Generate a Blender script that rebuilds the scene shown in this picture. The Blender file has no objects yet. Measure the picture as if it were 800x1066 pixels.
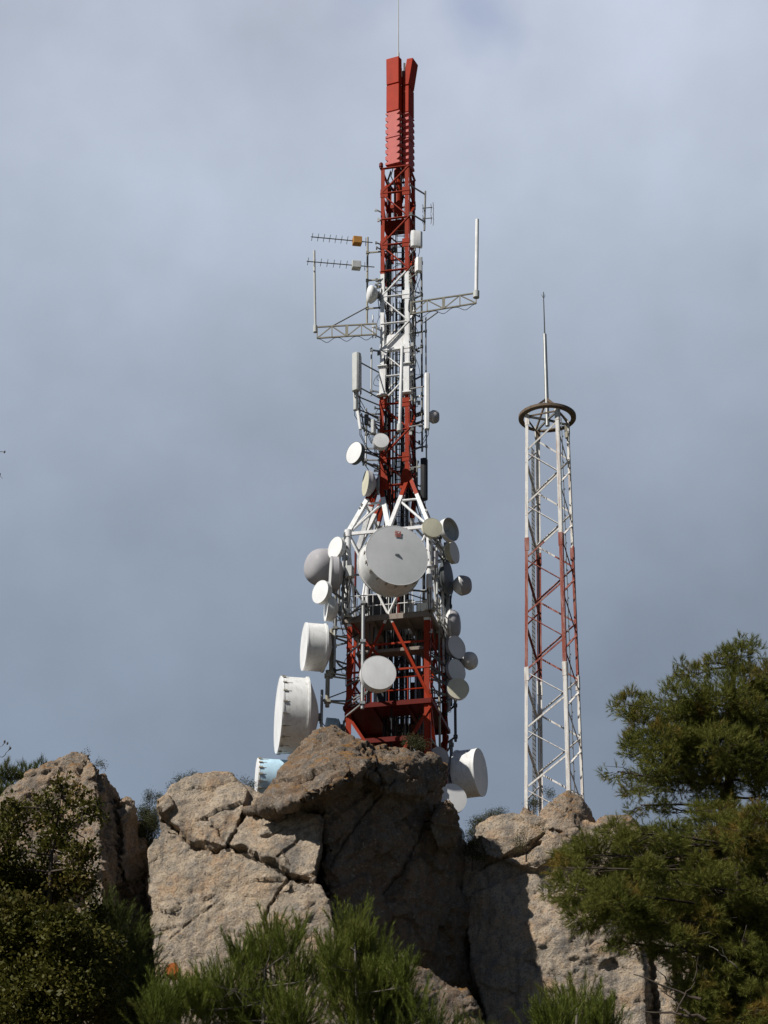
import bpy, bmesh, math, random
import numpy as np
from mathutils.kdtree import KDTree
from mathutils import Vector, Matrix, noise as mnoise

random.seed(7)
rng = np.random.default_rng(11)
R = math.radians
scene = bpy.context.scene
col = scene.collection

# ------------------------------------------------------------------ camera
F = 2404.0                       # focal length in photo pixels (photo 800 x 1066)
PITCH = R(26.0)
CAM = Vector((0, 0, 1.7))
CM = Matrix.Rotation(math.pi / 2 + PITCH, 3, 'X') @ Matrix.Rotation(R(0.25), 3, 'Z')
cd = bpy.data.cameras.new('camera')
cam = bpy.data.objects.new('camera', cd)
col.objects.link(cam)
cam.matrix_world = Matrix.Translation(CAM) @ CM.to_4x4()
cd.sensor_fit = 'VERTICAL'
cd.sensor_height = 24
cd.lens = 24 * F / 1066.0
cd.clip_start = 0.5
cd.clip_end = 20000
scene.camera = cam


def P(px, py, Y):
    """the point of the place at distance Y north of the camera seen at photo pixel (px, py)"""
    d = CM @ Vector(((px - 400) / F, -(py - 533) / F, -1))
    return CAM + d * (Y / d.y)


def ppm(p):
    """photo pixels per metre at a point"""
    v = CM.transposed() @ (Vector(p) - CAM)
    return F / -v.z


# ------------------------------------------------------------------ helpers
class MB:
    def __init__(s):
        s.v, s.f, s.m = [], [], []
        s.cur = 0

    def add(s, vs, fs):
        b = len(s.v)
        s.v.extend([tuple(v) for v in vs])
        for f in fs:
            s.f.append(tuple(b + i for i in f))
            s.m.append(s.cur)
        return s

    def bar(s, p0, p1, w, h, side=None):
        """a rectangular bar from p0 to p1, w wide along side, h thick"""
        p0, p1 = Vector(p0), Vector(p1)
        d = (p1 - p0)
        if d.length < 1e-6:
            return s
        d.normalize()
        a = Vector(side) if side is not None else (Vector((0, 0, 1)) if abs(d.z) < .9 else Vector((1, 0, 0)))
        a = a - d * a.dot(d)
        if a.length < 1e-5:
            a = d.orthogonal()
        a.normalize()
        b = d.cross(a)
        vs = []
        for p in (p0, p1):
            for x, y in ((-1, -1), (1, -1), (1, 1), (-1, 1)):
                vs.append(p + a * (x * w / 2) + b * (y * h / 2))
        return s.add(vs, [(3, 2, 1, 0), (4, 5, 6, 7), (0, 1, 5, 4), (1, 2, 6, 5), (2, 3, 7, 6), (3, 0, 4, 7)])

    def box(s, c, sx, sy, sz, ax=None):
        c = Vector(c)
        X, Y, Z = ax if ax else (Vector((1, 0, 0)), Vector((0, 1, 0)), Vector((0, 0, 1)))
        vs = []
        for k in (-1, 1):
            for x, y in ((-1, -1), (1, -1), (1, 1), (-1, 1)):
                vs.append(c + X * (x * sx / 2) + Y * (y * sy / 2) + Z * (k * sz / 2))
        return s.add(vs, [(3, 2, 1, 0), (4, 5, 6, 7), (0, 1, 5, 4), (1, 2, 6, 5), (2, 3, 7, 6), (3, 0, 4, 7)])

    def tube(s, pts, r, n=8, r1=None):
        pts = [Vector(p) for p in pts]
        k = len(pts)
        r1 = r if r1 is None else r1
        rings = []
        prev = None
        for i, p in enumerate(pts):
            d = (pts[min(i + 1, k - 1)] - pts[max(i - 1, 0)])
            d = d.normalized() if d.length > 1e-9 else Vector((0, 0, 1))
            if prev is None:
                a = d.orthogonal().normalized()
            else:
                a = prev - d * prev.dot(d)
                a = a.normalized() if a.length > 1e-6 else d.orthogonal().normalized()
            prev = a
            b = d.cross(a)
            rr = r + (r1 - r) * i / max(1, k - 1)
            rings.append([p + (a * math.cos(2 * math.pi * j / n) + b * math.sin(2 * math.pi * j / n)) * rr for j in range(n)])
        vs = [v for ring in rings for v in ring]
        fs = []
        for i in range(k - 1):
            for j in range(n):
                fs.append((i * n + j, i * n + (j + 1) % n, (i + 1) * n + (j + 1) % n, (i + 1) * n + j))
        fs.append(tuple(range(n - 1, -1, -1)))
        fs.append(tuple((k - 1) * n + j for j in range(n)))
        return s.add(vs, fs)

    def lathe(s, o, ax, prof, n=48, cap0=True, cap1=True):
        """prof = [(along, radius)] about axis ax from o"""
        o, ax = Vector(o), Vector(ax).normalized()
        a = ax.cross(Vector((0, 0, 1)))
        a = a.normalized() if a.length > 1e-4 else Vector((1, 0, 0))
        b = ax.cross(a)
        vs, fs = [], []
        for t, r in prof:
            for j in range(n):
                q = 2 * math.pi * j / n
                vs.append(o + ax * t + (a * math.cos(q) + b * math.sin(q)) * r)
        for i in range(len(prof) - 1):
            for j in range(n):
                fs.append((i * n + j, i * n + (j + 1) % n, (i + 1) * n + (j + 1) % n, (i + 1) * n + j))
        if cap0:
            fs.append(tuple(range(n - 1, -1, -1)))
        if cap1:
            fs.append(tuple((len(prof) - 1) * n + j for j in range(n)))
        return s.add(vs, fs)

    def prism(s, poly, d):
        """extrude a planar polygon of points by vector d"""
        n = len(poly)
        poly = [Vector(p) for p in poly]
        vs = poly + [p + Vector(d) for p in poly]
        fs = [tuple(range(n - 1, -1, -1)), tuple(range(n, 2 * n))]
        for i in range(n):
            fs.append((i, (i + 1) % n, n + (i + 1) % n, n + i))
        return s.add(vs, fs)

    def build(s, name, mats, parent=None, smooth=40, bevel=0):
        me = bpy.data.meshes.new(name)
        o0 = Vector((0, 0, 0))
        q = parent
        while q is not None:
            o0 = o0 + q.location
            q = q.parent
        me.from_pydata([(x - o0.x, y - o0.y, z - o0.z) for x, y, z in s.v], [], s.f)
        if not isinstance(mats, (list, tuple)):
            mats = [mats]
        for m in mats:
            me.materials.append(m)
        if len(mats) > 1:
            me.polygons.foreach_set('material_index', s.m)
        bm = bmesh.new()
        bm.from_mesh(me)
        bmesh.ops.recalc_face_normals(bm, faces=bm.faces)
        bm.to_mesh(me)
        bm.free()
        me.polygons.foreach_set('use_smooth', [True] * len(me.polygons))
        me.set_sharp_from_angle(angle=R(smooth))
        o = bpy.data.objects.new(name, me)
        col.objects.link(o)
        o.parent = parent
        if bevel:
            b = o.modifiers.new('b', 'BEVEL')
            b.width = bevel
            b.segments = 2
            b.limit_method = 'ANGLE'
        return o


def tag(o, label, cat, group=None, kind=None):
    if kind:
        o['kind'] = kind
    if label:
        o['label'] = label
    if cat:
        o['category'] = cat
    if group:
        o['group'] = group
    if cat and not kind:
        o['kind'] = 'thing'
    return o


def empty(name, loc, label, cat, group=None):
    o = bpy.data.objects.new(name, None)
    o.empty_display_size = .3
    o.location = loc
    col.objects.link(o)
    return tag(o, label, cat, group)


def np_mesh(name, verts, faces, mat, parent=None, smooth=False):
    """verts (n,3), faces (m,k) all with k corners"""
    o0 = Vector((0, 0, 0))
    q = parent
    while q is not None:
        o0 = o0 + q.location
        q = q.parent
    verts = np.asarray(verts, dtype=np.float32) - np.array(o0, dtype=np.float32)
    faces = np.asarray(faces, dtype=np.int32)
    me = bpy.data.meshes.new(name)
    n, (m, k) = len(verts), faces.shape
    me.vertices.add(n)
    me.vertices.foreach_set('co', verts.ravel())
    me.loops.add(m * k)
    me.loops.foreach_set('vertex_index', faces.ravel())
    me.polygons.add(m)
    me.polygons.foreach_set('loop_start', np.arange(0, m * k, k, dtype=np.int32))
    me.polygons.foreach_set('loop_total', np.full(m, k, dtype=np.int32))
    me.update(calc_edges=True)
    me.validate()
    if smooth:
        me.polygons.foreach_set('use_smooth', [True] * m)
    me.materials.append(mat)
    o = bpy.data.objects.new(name, me)
    col.objects.link(o)
    o.parent = parent
    return o


# ------------------------------------------------------------------ materials
def newmat(name):
    m = bpy.data.materials.new(name)
    m.use_nodes = True
    nt = m.node_tree
    return m, nt, nt.nodes['Principled BSDF']


def N(nt, t, **kw):
    n = nt.nodes.new(t)
    for k, v in kw.items():
        setattr(n, k, v)
    return n


def pos_node(nt, scale=(1, 1, 1)):
    g = N(nt, 'ShaderNodeNewGeometry')
    m = N(nt, 'ShaderNodeMapping')
    m.inputs['Scale'].default_value = scale
    nt.links.new(g.outputs['Position'], m.inputs['Vector'])
    return m.outputs['Vector']


def noise_node(nt, vec, scale, detail=5, rough=.55):
    n = N(nt, 'ShaderNodeTexNoise')
    n.inputs['Scale'].default_value = scale
    n.inputs['Detail'].default_value = detail
    n.inputs['Roughness'].default_value = rough
    nt.links.new(vec, n.inputs['Vector'])
    return n.outputs['Fac']


def ramp(nt, fac, stops):
    r = N(nt, 'ShaderNodeValToRGB')
    e = r.color_ramp.elements
    while len(e) < len(stops):
        e.new(.5)
    for i, (p, c) in enumerate(stops):
        e[i].position = p
        e[i].color = (c, c, c, 1) if not isinstance(c, tuple) else (*c, 1)
    nt.links.new(fac, r.inputs['Fac'])
    return r.outputs['Color']


def mix(nt, fac, a, b, bt='MIX'):
    m = N(nt, 'ShaderNodeMix', data_type='RGBA', blend_type=bt)
    if isinstance(fac, (int, float)):
        m.inputs[0].default_value = fac
    else:
        nt.links.new(fac, m.inputs[0])
    for i, c in ((6, a), (7, b)):
        if isinstance(c, tuple):
            m.inputs[i].default_value = (*c, 1)
        else:
            nt.links.new(c, m.inputs[i])
    return m.outputs[2]


def math_(nt, op, a, b=None, clamp=False):
    m = N(nt, 'ShaderNodeMath', operation=op, use_clamp=clamp)
    for i, c in ((0, a), (1, b)):
        if c is None:
            continue
        if isinstance(c, (int, float)):
            m.inputs[i].default_value = c
        else:
            nt.links.new(c, m.inputs[i])
    return m.outputs[0]


def paint(name, base, dirt=None, dirt_amt=.45, rough=.5, metal=0., scale=3.0, streak=True, spec=.1):
    """weathered paint: uneven tone, vertical dirt streaks and small chips"""
    m, nt, b = newmat(name)
    dirt = dirt or tuple(c * .45 for c in base)
    v = pos_node(nt)
    n1 = noise_node(nt, v, scale, 6, .6)
    c = mix(nt, ramp(nt, n1, [(.3, 0.), (.75, 1.)]), base, tuple(x * .8 for x in base))
    if streak:
        vs = pos_node(nt, (9, 9, .8))
        n2 = noise_node(nt, vs, 1.0, 4, .6)
        f = math_(nt, 'MULTIPLY', ramp(nt, n2, [(.5, 0.), (.72, 1.)]), dirt_amt)
        c = mix(nt, f, c, dirt)
    n3 = noise_node(nt, v, 22, 3, .6)
    f3 = math_(nt, 'MULTIPLY', ramp(nt, n3, [(.62, 0.), (.68, 1.)]), dirt_amt)
    c = mix(nt, f3, c, dirt)
    nt.links.new(c, b.inputs['Base Color'])
    b.inputs['Roughness'].default_value = rough
    b.inputs['Specular IOR Level'].default_value = spec
    b.inputs['Metallic'].default_value = metal
    bp = N(nt, 'ShaderNodeBump')
    bp.inputs['Strength'].default_value = .15
    bp.inputs['Distance'].default_value = .02
    nt.links.new(n1, bp.inputs['Height'])
    nt.links.new(bp.outputs['Normal'], b.inputs['Normal'])
    return m


M = {}
M['red'] = paint('red_paint', (.31, .032, .010), (.13, .028, .015), .5)
M['shade_red'] = paint('shaded_red_paint', (.13, .015, .010), (.08, .015, .01), .5)  # red paint darkened: shade of the recessed decks is put into the colour
M['pinkred'] = paint('faded_red_plastic', (.52, .115, .10), (.3, .06, .05), .35)
M['orange'] = paint('orange_red_panel', (.40, .033, .011), (.24, .03, .014), .3, .6)
M['white'] = paint('white_paint', (.82, .82, .81), (.4, .35, .3), .4)
M['white2'] = paint('weathered_white_paint', (.66, .64, .60), (.24, .14, .10), .75, .6)
M['wred'] = paint('weathered_red_paint', (.25, .07, .05), (.42, .32, .28), .7, .7)
M['radome'] = paint('white_radome', (.84, .84, .83), (.66, .65, .62), .3, .45, scale=1.2)
M['gradome'] = paint('grey_radome', (.74, .75, .74), (.64, .64, .62), .3, .5, scale=1.0)
M['cream'] = paint('cream_radome', (.66, .63, .48), (.5, .47, .36), .35, .5, scale=1.5)
M['dome'] = paint('grey_fibreglass', (.40, .39, .405), (.3, .28, .27), .35, .5, scale=1.5)
M['shroud'] = paint('white_shroud', (.74, .74, .72), (.35, .33, .29), .45, .5)
M['dull'] = paint('stained_shroud', (.52, .49, .43), (.27, .22, .16), .5, .6)
M['blue'] = paint('pale_blue_shroud', (.47, .66, .78), (.3, .4, .45), .35, .5)
M['galv'] = paint('galvanised_steel', (.42, .43, .42), (.25, .22, .18), .4, .45, .5)
M['dgalv'] = paint('weathered_steel', (.22, .22, .21), (.1, .09, .08), .5, .6, .3)
M['olive'] = paint('aged_galvanised_truss', (.34, .32, .26), (.16, .13, .09), .5, .6, .2)
M['rust'] = paint('rusty_plate', (.17, .13, .095), (.08, .055, .035), .6, .8)
M['dark'] = paint('black_cable', (.035, .036, .04), (.02, .02, .02), .3, .6)
M['dgrey'] = paint('dark_grey_plastic', (.1, .11, .115), (.05, .05, .05), .3, .6)
M['ltgrey'] = paint('light_grey_plastic', (.55, .56, .54), (.33, .32, .28), .4, .5)
M['ochre'] = paint('ochre_plastic', (.50, .25, .07), (.3, .15, .05), .4, .55)
M['logo'] = paint('faded_red_print', (.45, .16, .14), (.5, .3, .28), .5, .6, scale=20)
M['shade_grey'] = paint('shaded_grey_radome', (.13, .135, .15), (.08, .08, .09), .4, .5)  # grey radome with the central drum's shade put into its colour
M['clip'] = paint('stained_bracket', (.36, .34, .29), (.2, .15, .1), .5, .7)
M['plat'] = paint('platform_sheet', (.30, .255, .22), (.14, .1, .08), .5, .75)


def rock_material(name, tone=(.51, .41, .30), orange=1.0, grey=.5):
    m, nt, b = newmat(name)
    v = pos_node(nt)
    n1 = noise_node(nt, v, .55, 8, .62)
    n2 = noise_node(nt, v, 2.6, 8, .65)
    n3 = noise_node(nt, v, 14, 6, .7)
    c = mix(nt, ramp(nt, n1, [(.35, 0.), (.65, 1.)]), tuple(x * .82 for x in tone), tuple(min(1, x * 1.13) for x in tone))
    c = mix(nt, math_(nt, 'MULTIPLY', ramp(nt, n2, [(.48, 0.), (.62, 1.)]), .55 * grey / .5), c, (.27, .255, .235))
    # warm iron staining, then rain streaks: dark mineral stains running down
    c = mix(nt, math_(nt, 'MULTIPLY', ramp(nt, noise_node(nt, v, .9, 7, .68), [(.5, 0.), (.64, 1.)]), .55), c, (tone[0] * 1.0, tone[1] * .74, tone[2] * .5))
    vs = pos_node(nt, (1.6, 1.6, .22))
    n4 = noise_node(nt, vs, 1.0, 8, .7)
    c = mix(nt, math_(nt, 'MULTIPLY', ramp(nt, n4, [(.5, 0.), (.62, 1.)]), .65), c, (.12, .11, .10))
    c = mix(nt, math_(nt, 'MULTIPLY', ramp(nt, noise_node(nt, v, .7, 9, .75), [(.56, 0.), (.6, 1.)]), .5), c, (.20, .19, .175))
    # grain: dark pits and pale crystals
    c = mix(nt, math_(nt, 'MULTIPLY', ramp(nt, n3, [(.5, 0.), (.66, 1.)]), .8), c, (.10, .085, .07))
    c = mix(nt, math_(nt, 'MULTIPLY', ramp(nt, noise_node(nt, v, 30, 4, .75), [(.55, 0.), (.66, 1.)]), .5), c, (.11, .095, .08))
    c = mix(nt, math_(nt, 'MULTIPLY', ramp(nt, noise_node(nt, v, 9, 5, .7), [(.58, 0.), (.66, 1.)]), .55), c, (.60, .54, .45))
    # orange lichen on upward faces
    g = N(nt, 'ShaderNodeNewGeometry')
    sx = N(nt, 'ShaderNodeSeparateXYZ')
    nt.links.new(g.outputs['Normal'], sx.inputs[0])
    up = ramp(nt, sx.outputs['Z'], [(.3, 0.), (.85, 1.)])
    l1 = ramp(nt, noise_node(nt, v, 1.3, 6, .7), [(.57 - .06 * orange, 0.), (.66 - .06 * orange, 1.)])
    lf = math_(nt, 'MULTIPLY', math_(nt, 'MULTIPLY', up, l1), .8 * orange)
    lc = mix(nt, ramp(nt, n3, [(.35, 0.), (.65, 1.)]), (.34, .15, .03), (.15, .105, .05))
    c = mix(nt, lf, c, lc)
    nt.links.new(c, b.inputs['Base Color'])
    b.inputs['Roughness'].default_value = .92
    b.inputs['Specular IOR Level'].default_value = .2
    h = math_(nt, 'ADD', math_(nt, 'MULTIPLY', n2, 1.4), n3)
    h = math_(nt, 'ADD', h, math_(nt, 'MULTIPLY', noise_node(nt, v, 45, 4, .7), .35))
    vo = N(nt, 'ShaderNodeTexVoronoi', feature='DISTANCE_TO_EDGE')
    vo.inputs['Scale'].default_value = 1.3
    wv = N(nt, 'ShaderNodeVectorMath', operation='ADD')
    nn = N(nt, 'ShaderNodeTexNoise')
    nn.inputs['Scale'].default_value = 1.2
    nn.inputs['Detail'].default_value = 6
    nt.links.new(v, nn.inputs['Vector'])
    nt.links.new(v, wv.inputs[0])
    nt.links.new(nn.outputs['Color'], wv.inputs[1])
    nt.links.new(wv.outputs[0], vo.inputs['Vector'])
    crack = ramp(nt, vo.outputs['Distance'], [(0., 0.), (.035, 1.)])
    h = math_(nt, 'ADD', h, math_(nt, 'MULTIPLY', crack, .12))
    bp = N(nt, 'ShaderNodeBump')
    bp.inputs['Strength'].default_value = .9
    bp.inputs['Distance'].default_value = .13
    nt.links.new(h, bp.inputs['Height'])
    nt.links.new(bp.outputs['Normal'], b.inputs['Normal'])
    return m


M['rock'] = rock_material('limestone', grey=.55)
M['rockl'] = rock_material('orange_stained_limestone', (.245, .185, .132), 1.45, .5)  # boulder's own darker brown, lowered further to put wall shade into the colour
M['rockp'] = rock_material('ochre_limestone', (.42, .325, .235), 1.5, .45)
M['rockg'] = rock_material('grey_limestone', (.51, .415, .31), .9, .75)


def leaf_material(name, a, b_, c_=None, c_amt=.3, scale=.9, trans=.25):
    m, nt, b = newmat(name)
    v = pos_node(nt)
    n1 = noise_node(nt, v, scale, 4, .6)
    n2 = noise_node(nt, v, 9, 2, .6)
    f = math_(nt, 'ADD', math_(nt, 'MULTIPLY', n1, .6), math_(nt, 'MULTIPLY', n2, .4))
    c = mix(nt, ramp(nt, f, [(.38, 0.), (.62, 1.)]), a, b_)
    if c_:
        n3 = noise_node(nt, v, .7, 3, .6)
        c = mix(nt, math_(nt, 'MULTIPLY', ramp(nt, n3, [(.56, 0.), (.66, 1.)]), c_amt), c, c_)
    nt.links.new(c, b.inputs['Base Color'])
    b.inputs['Roughness'].default_value = .55
    b.inputs['Specular IOR Level'].default_value = .12
    t = N(nt, 'ShaderNodeBsdfTranslucent')
    nt.links.new(c, t.inputs['Color'])
    mx = N(nt, 'ShaderNodeMixShader')
    mx.inputs[0].default_value = trans
    nt.links.new(b.outputs[0], mx.inputs[1])
    nt.links.new(t.outputs[0], mx.inputs[2])
    nt.links.new(mx.outputs[0], nt.nodes['Material Output'].inputs['Surface'])
    return m


M['pine'] = leaf_material('pine_needles', (.090, .102, .018), (.175, .178, .038), (.23, .14, .03), .75, .8)
M['pined'] = leaf_material('dark_pine_needles', (.055, .068, .014), (.10, .115, .025), (.13, .09, .025), .5, .8)
M['pineb'] = leaf_material('bright_pine_needles', (.082, .108, .016), (.165, .19, .035), (.13, .09, .03), .35, 1.5)
M['oak'] = leaf_material('oak_leaves', (.045, .049, .009), (.100, .090, .016), (.11, .07, .02), .4, 2.0, .25)
M['shrub'] = leaf_material('shrub_leaves', (.04, .046, .020), (.075, .08, .036), (.12, .09, .05), .4, 2.0, .2)
M['bark'] = paint('grey_brown_bark', (.085, .068, .054), (.04, .032, .025), .6, .9, scale=8)
M['twig'] = paint('pale_dead_twigs', (.17, .15, .125), (.09, .075, .06), .5, .9, scale=8)


def soil_material():
    m, nt, b = newmat('soil_and_dry_grass')
    v = pos_node(nt)
    c = mix(nt, ramp(nt, noise_node(nt, v, .4, 8, .65), [(.4, 0.), (.6, 1.)]), (.07, .055, .038), (.04, .045, .018))
    c = mix(nt, ramp(nt, noise_node(nt, v, 6, 5, .7), [(.55, 0.), (.7, 1.)]), c, (.10, .085, .065))
    nt.links.new(c, b.inputs['Base Color'])
    b.inputs['Roughness'].default_value = .95
    bp = N(nt, 'ShaderNodeBump')
    bp.inputs['Strength'].default_value = .8
    bp.inputs['Distance'].default_value = .1
    nt.links.new(noise_node(nt, v, 7, 6, .7), bp.inputs['Height'])
    nt.links.new(bp.outputs['Normal'], b.inputs['Normal'])
    return m


M['soil'] = soil_material()

# ------------------------------------------------------------------ sky and sun
SUN_AZ, SUN_EL = R(-55), R(44)          # measured from straight behind the camera, - = to the left
S = Vector((math.sin(SUN_AZ) * math.cos(SUN_EL), -math.cos(SUN_AZ) * math.cos(SUN_EL), math.sin(SUN_EL)))
sd = bpy.data.lights.new('sun', 'SUN')
sd.energy = 5.0
sd.angle = R(.55)
sd.color = (1, .96, .90)
so = bpy.data.objects.new('sun', sd)
so.rotation_euler = S.to_track_quat('Z', 'Y').to_euler()
so.location = (0, 0, 200)
col.objects.link(so)

w = bpy.data.worlds.new('World')
scene.world = w
w.use_nodes = True
nt = w.node_tree
bg = nt.nodes['Background']
bg.inputs['Strength'].default_value = .05
sky = N(nt, 'ShaderNodeTexSky', sky_type='NISHITA')
sky.sun_disc = False
sky.sun_elevation = SUN_EL
sky.sun_rotation = math.atan2(S.x, S.y)
sky.altitude = 900
sky.air_density = .55
sky.dust_density = .2
tc = N(nt, 'ShaderNodeTexCoord')
gen = tc.outputs['Generated']
sp = N(nt, 'ShaderNodeSeparateXYZ')
nt.links.new(gen, sp.inputs[0])
hgt = sp.outputs['Z']
mp = N(nt, 'ShaderNodeMapping')
mp.inputs['Scale'].default_value = (1, 1, 1.1)
mp.inputs['Location'].default_value = (.35, .1, .3)
nt.links.new(gen, mp.inputs['Vector'])
n1 = noise_node(nt, mp.outputs[0], 5.0, 4, .5)
n2 = noise_node(nt, mp.outputs[0], 14.0, 5, .55)
cl = ramp(nt, hgt, [(.22, (.162, .208, .280)), (.38, (.240, .292, .372)), (.50, (.318, .370, .452)), (.62, (.388, .430, .515))])
n12 = math_(nt, 'ADD', math_(nt, 'MULTIPLY', n1, .70), math_(nt, 'ADD', math_(nt, 'MULTIPLY', n2, .24), math_(nt, 'MULTIPLY', noise_node(nt, mp.outputs[0], 40.0, 6, .6), .06)))
br = math_(nt, 'MULTIPLY_ADD', n12, 1.0)
br.node.inputs[2].default_value = .52
cl = mix(nt, 1.0, cl, br, 'MULTIPLY')
sc10 = N(nt, 'ShaderNodeVectorMath', operation='SCALE')
sc10.inputs['Scale'].default_value = 20.0
nt.links.new(cl, sc10.inputs[0])
# a thin place in the cloud where deeper blue shows through
def cloud_gap(px, py, rad, amt):
    d = (P(px, py, 100) - CAM).normalized()
    dp = N(nt, 'ShaderNodeVectorMath', operation='DISTANCE')
    wob = N(nt, 'ShaderNodeTexNoise')
    wob.inputs['Scale'].default_value = 18
    wob.inputs['Detail'].default_value = 5
    nt.links.new(gen, wob.inputs['Vector'])
    ad = N(nt, 'ShaderNodeVectorMath', operation='MULTIPLY_ADD')
    nt.links.new(wob.outputs['Color'], ad.inputs[0])
    ad.inputs[1].default_value = (.05, .05, .05)
    nt.links.new(gen, ad.inputs[2])
    nt.links.new(ad.outputs[0], dp.inputs[0])
    dp.inputs[1].default_value = d + Vector((.025, .025, .025))
    return math_(nt, 'MULTIPLY', ramp(nt, dp.outputs['Value'], [(0., 1.), (rad, 0.)]), amt)
l1 = cloud_gap(170, 190, .16, .34)
l2 = cloud_gap(680, 90, .17, .32)
lob = math_(nt, 'ADD', math_(nt, 'ADD', l1, l2), 1.0)
lift = N(nt, 'ShaderNodeVectorMath', operation='SCALE')
nt.links.new(sc10.outputs[0], lift.inputs[0])
nt.links.new(lob, lift.inputs['Scale'])
sc10 = lift
g1 = cloud_gap(492, 2, .026, .75)
g2 = cloud_gap(376, -8, .020, .5)
gg = math_(nt, 'ADD', g1, g2, True)
out = mix(nt, gg, sc10.outputs[0], (6.0, 7.2, 10.8))
out = mix(nt, .04, out, sky.outputs['Color'])
# the cloud bank fills the north; overhead and behind the camera the sky is clear
bank = ramp(nt, sp.outputs['Y'], [(.56, 0.), (.76, 1.)])
out = mix(nt, bank, sky.outputs['Color'], out)
nt.links.new(out, bg.inputs['Color'])

scene.view_settings.view_transform = 'Standard'
scene.view_settings.look = 'None'
scene.view_settings.exposure = 0.12
scene.view_settings.gamma = 1
scene.view_settings.use_curve_mapping = False
scene.cycles.max_bounces = 6
scene.cycles.use_denoising = True


# ------------------------------------------------------------------ terrain
def smooth(t):
    t = min(1, max(0, t))
    return t * t * (3 - 2 * t)


def ground_z(x, y):
    z = 4.2 * smooth((y - 8) / 24) + 15.0 * smooth((y - 28) / 50)
    z += 10.4 * smooth((y - 87.2) / 3.2) - 29 * smooth((y - 102) / 140)
    edge = smooth((abs(x + 2) - 35) / 120)
    z *= 1 - .75 * edge
    k = smooth((y - 6) / 10)
    z += k * (mnoise.noise((x * .12, y * .12, 1.3)) * .7 + mnoise.noise((x * .45, y * .45, 5.1)) * .22)
    return z


xs = sorted(set([-6000, -3000, -1500, -800, -400, -220, -140, -100] + list(np.arange(-80, 81, 1.25)) + [100, 140, 220, 400, 800, 1500, 3000, 6000]))
ys = sorted(set([-3000, -800, -200, -60, -20] + list(np.arange(-8, 112, 1.25)) + [120, 135, 155, 180, 220, 300, 450, 800, 1600, 3500, 9000]))
gv = [(x, y, ground_z(x, y)) for y in ys for x in xs]
nx = len(xs)
gf = [(j * nx + i, j * nx + i + 1, (j + 1) * nx + i + 1, (j + 1) * nx + i) for j in range(len(ys) - 1) for i in range(nx - 1)]
go = np_mesh('ground', gv, gf, M['soil'], None, True)
go['kind'] = 'structure'

# ------------------------------------------------------------------ rocks
def dtex(kind, size, **kw):
    t = bpy.data.textures.new('relief', kind)
    t.noise_scale = size
    for k, v in kw.items():
        setattr(t, k, v)
    return t


TEX = {
    'big': dtex('VORONOI', 2.6, distance_metric='DISTANCE_SQUARED', weight_1=1.0),
    'mid': dtex('VORONOI', .95, distance_metric='DISTANCE', weight_1=-1.0, weight_2=1.0),
    'cl': dtex('CLOUDS', 1.5, noise_depth=5),
    'med': dtex('CLOUDS', .7, noise_depth=4, noise_type='HARD_NOISE'),
    'fine': dtex('CLOUDS', .33, noise_depth=4, noise_type='HARD_NOISE'),
    'pit': dtex('VORONOI', .38, distance_metric='DISTANCE'),
}


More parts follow.
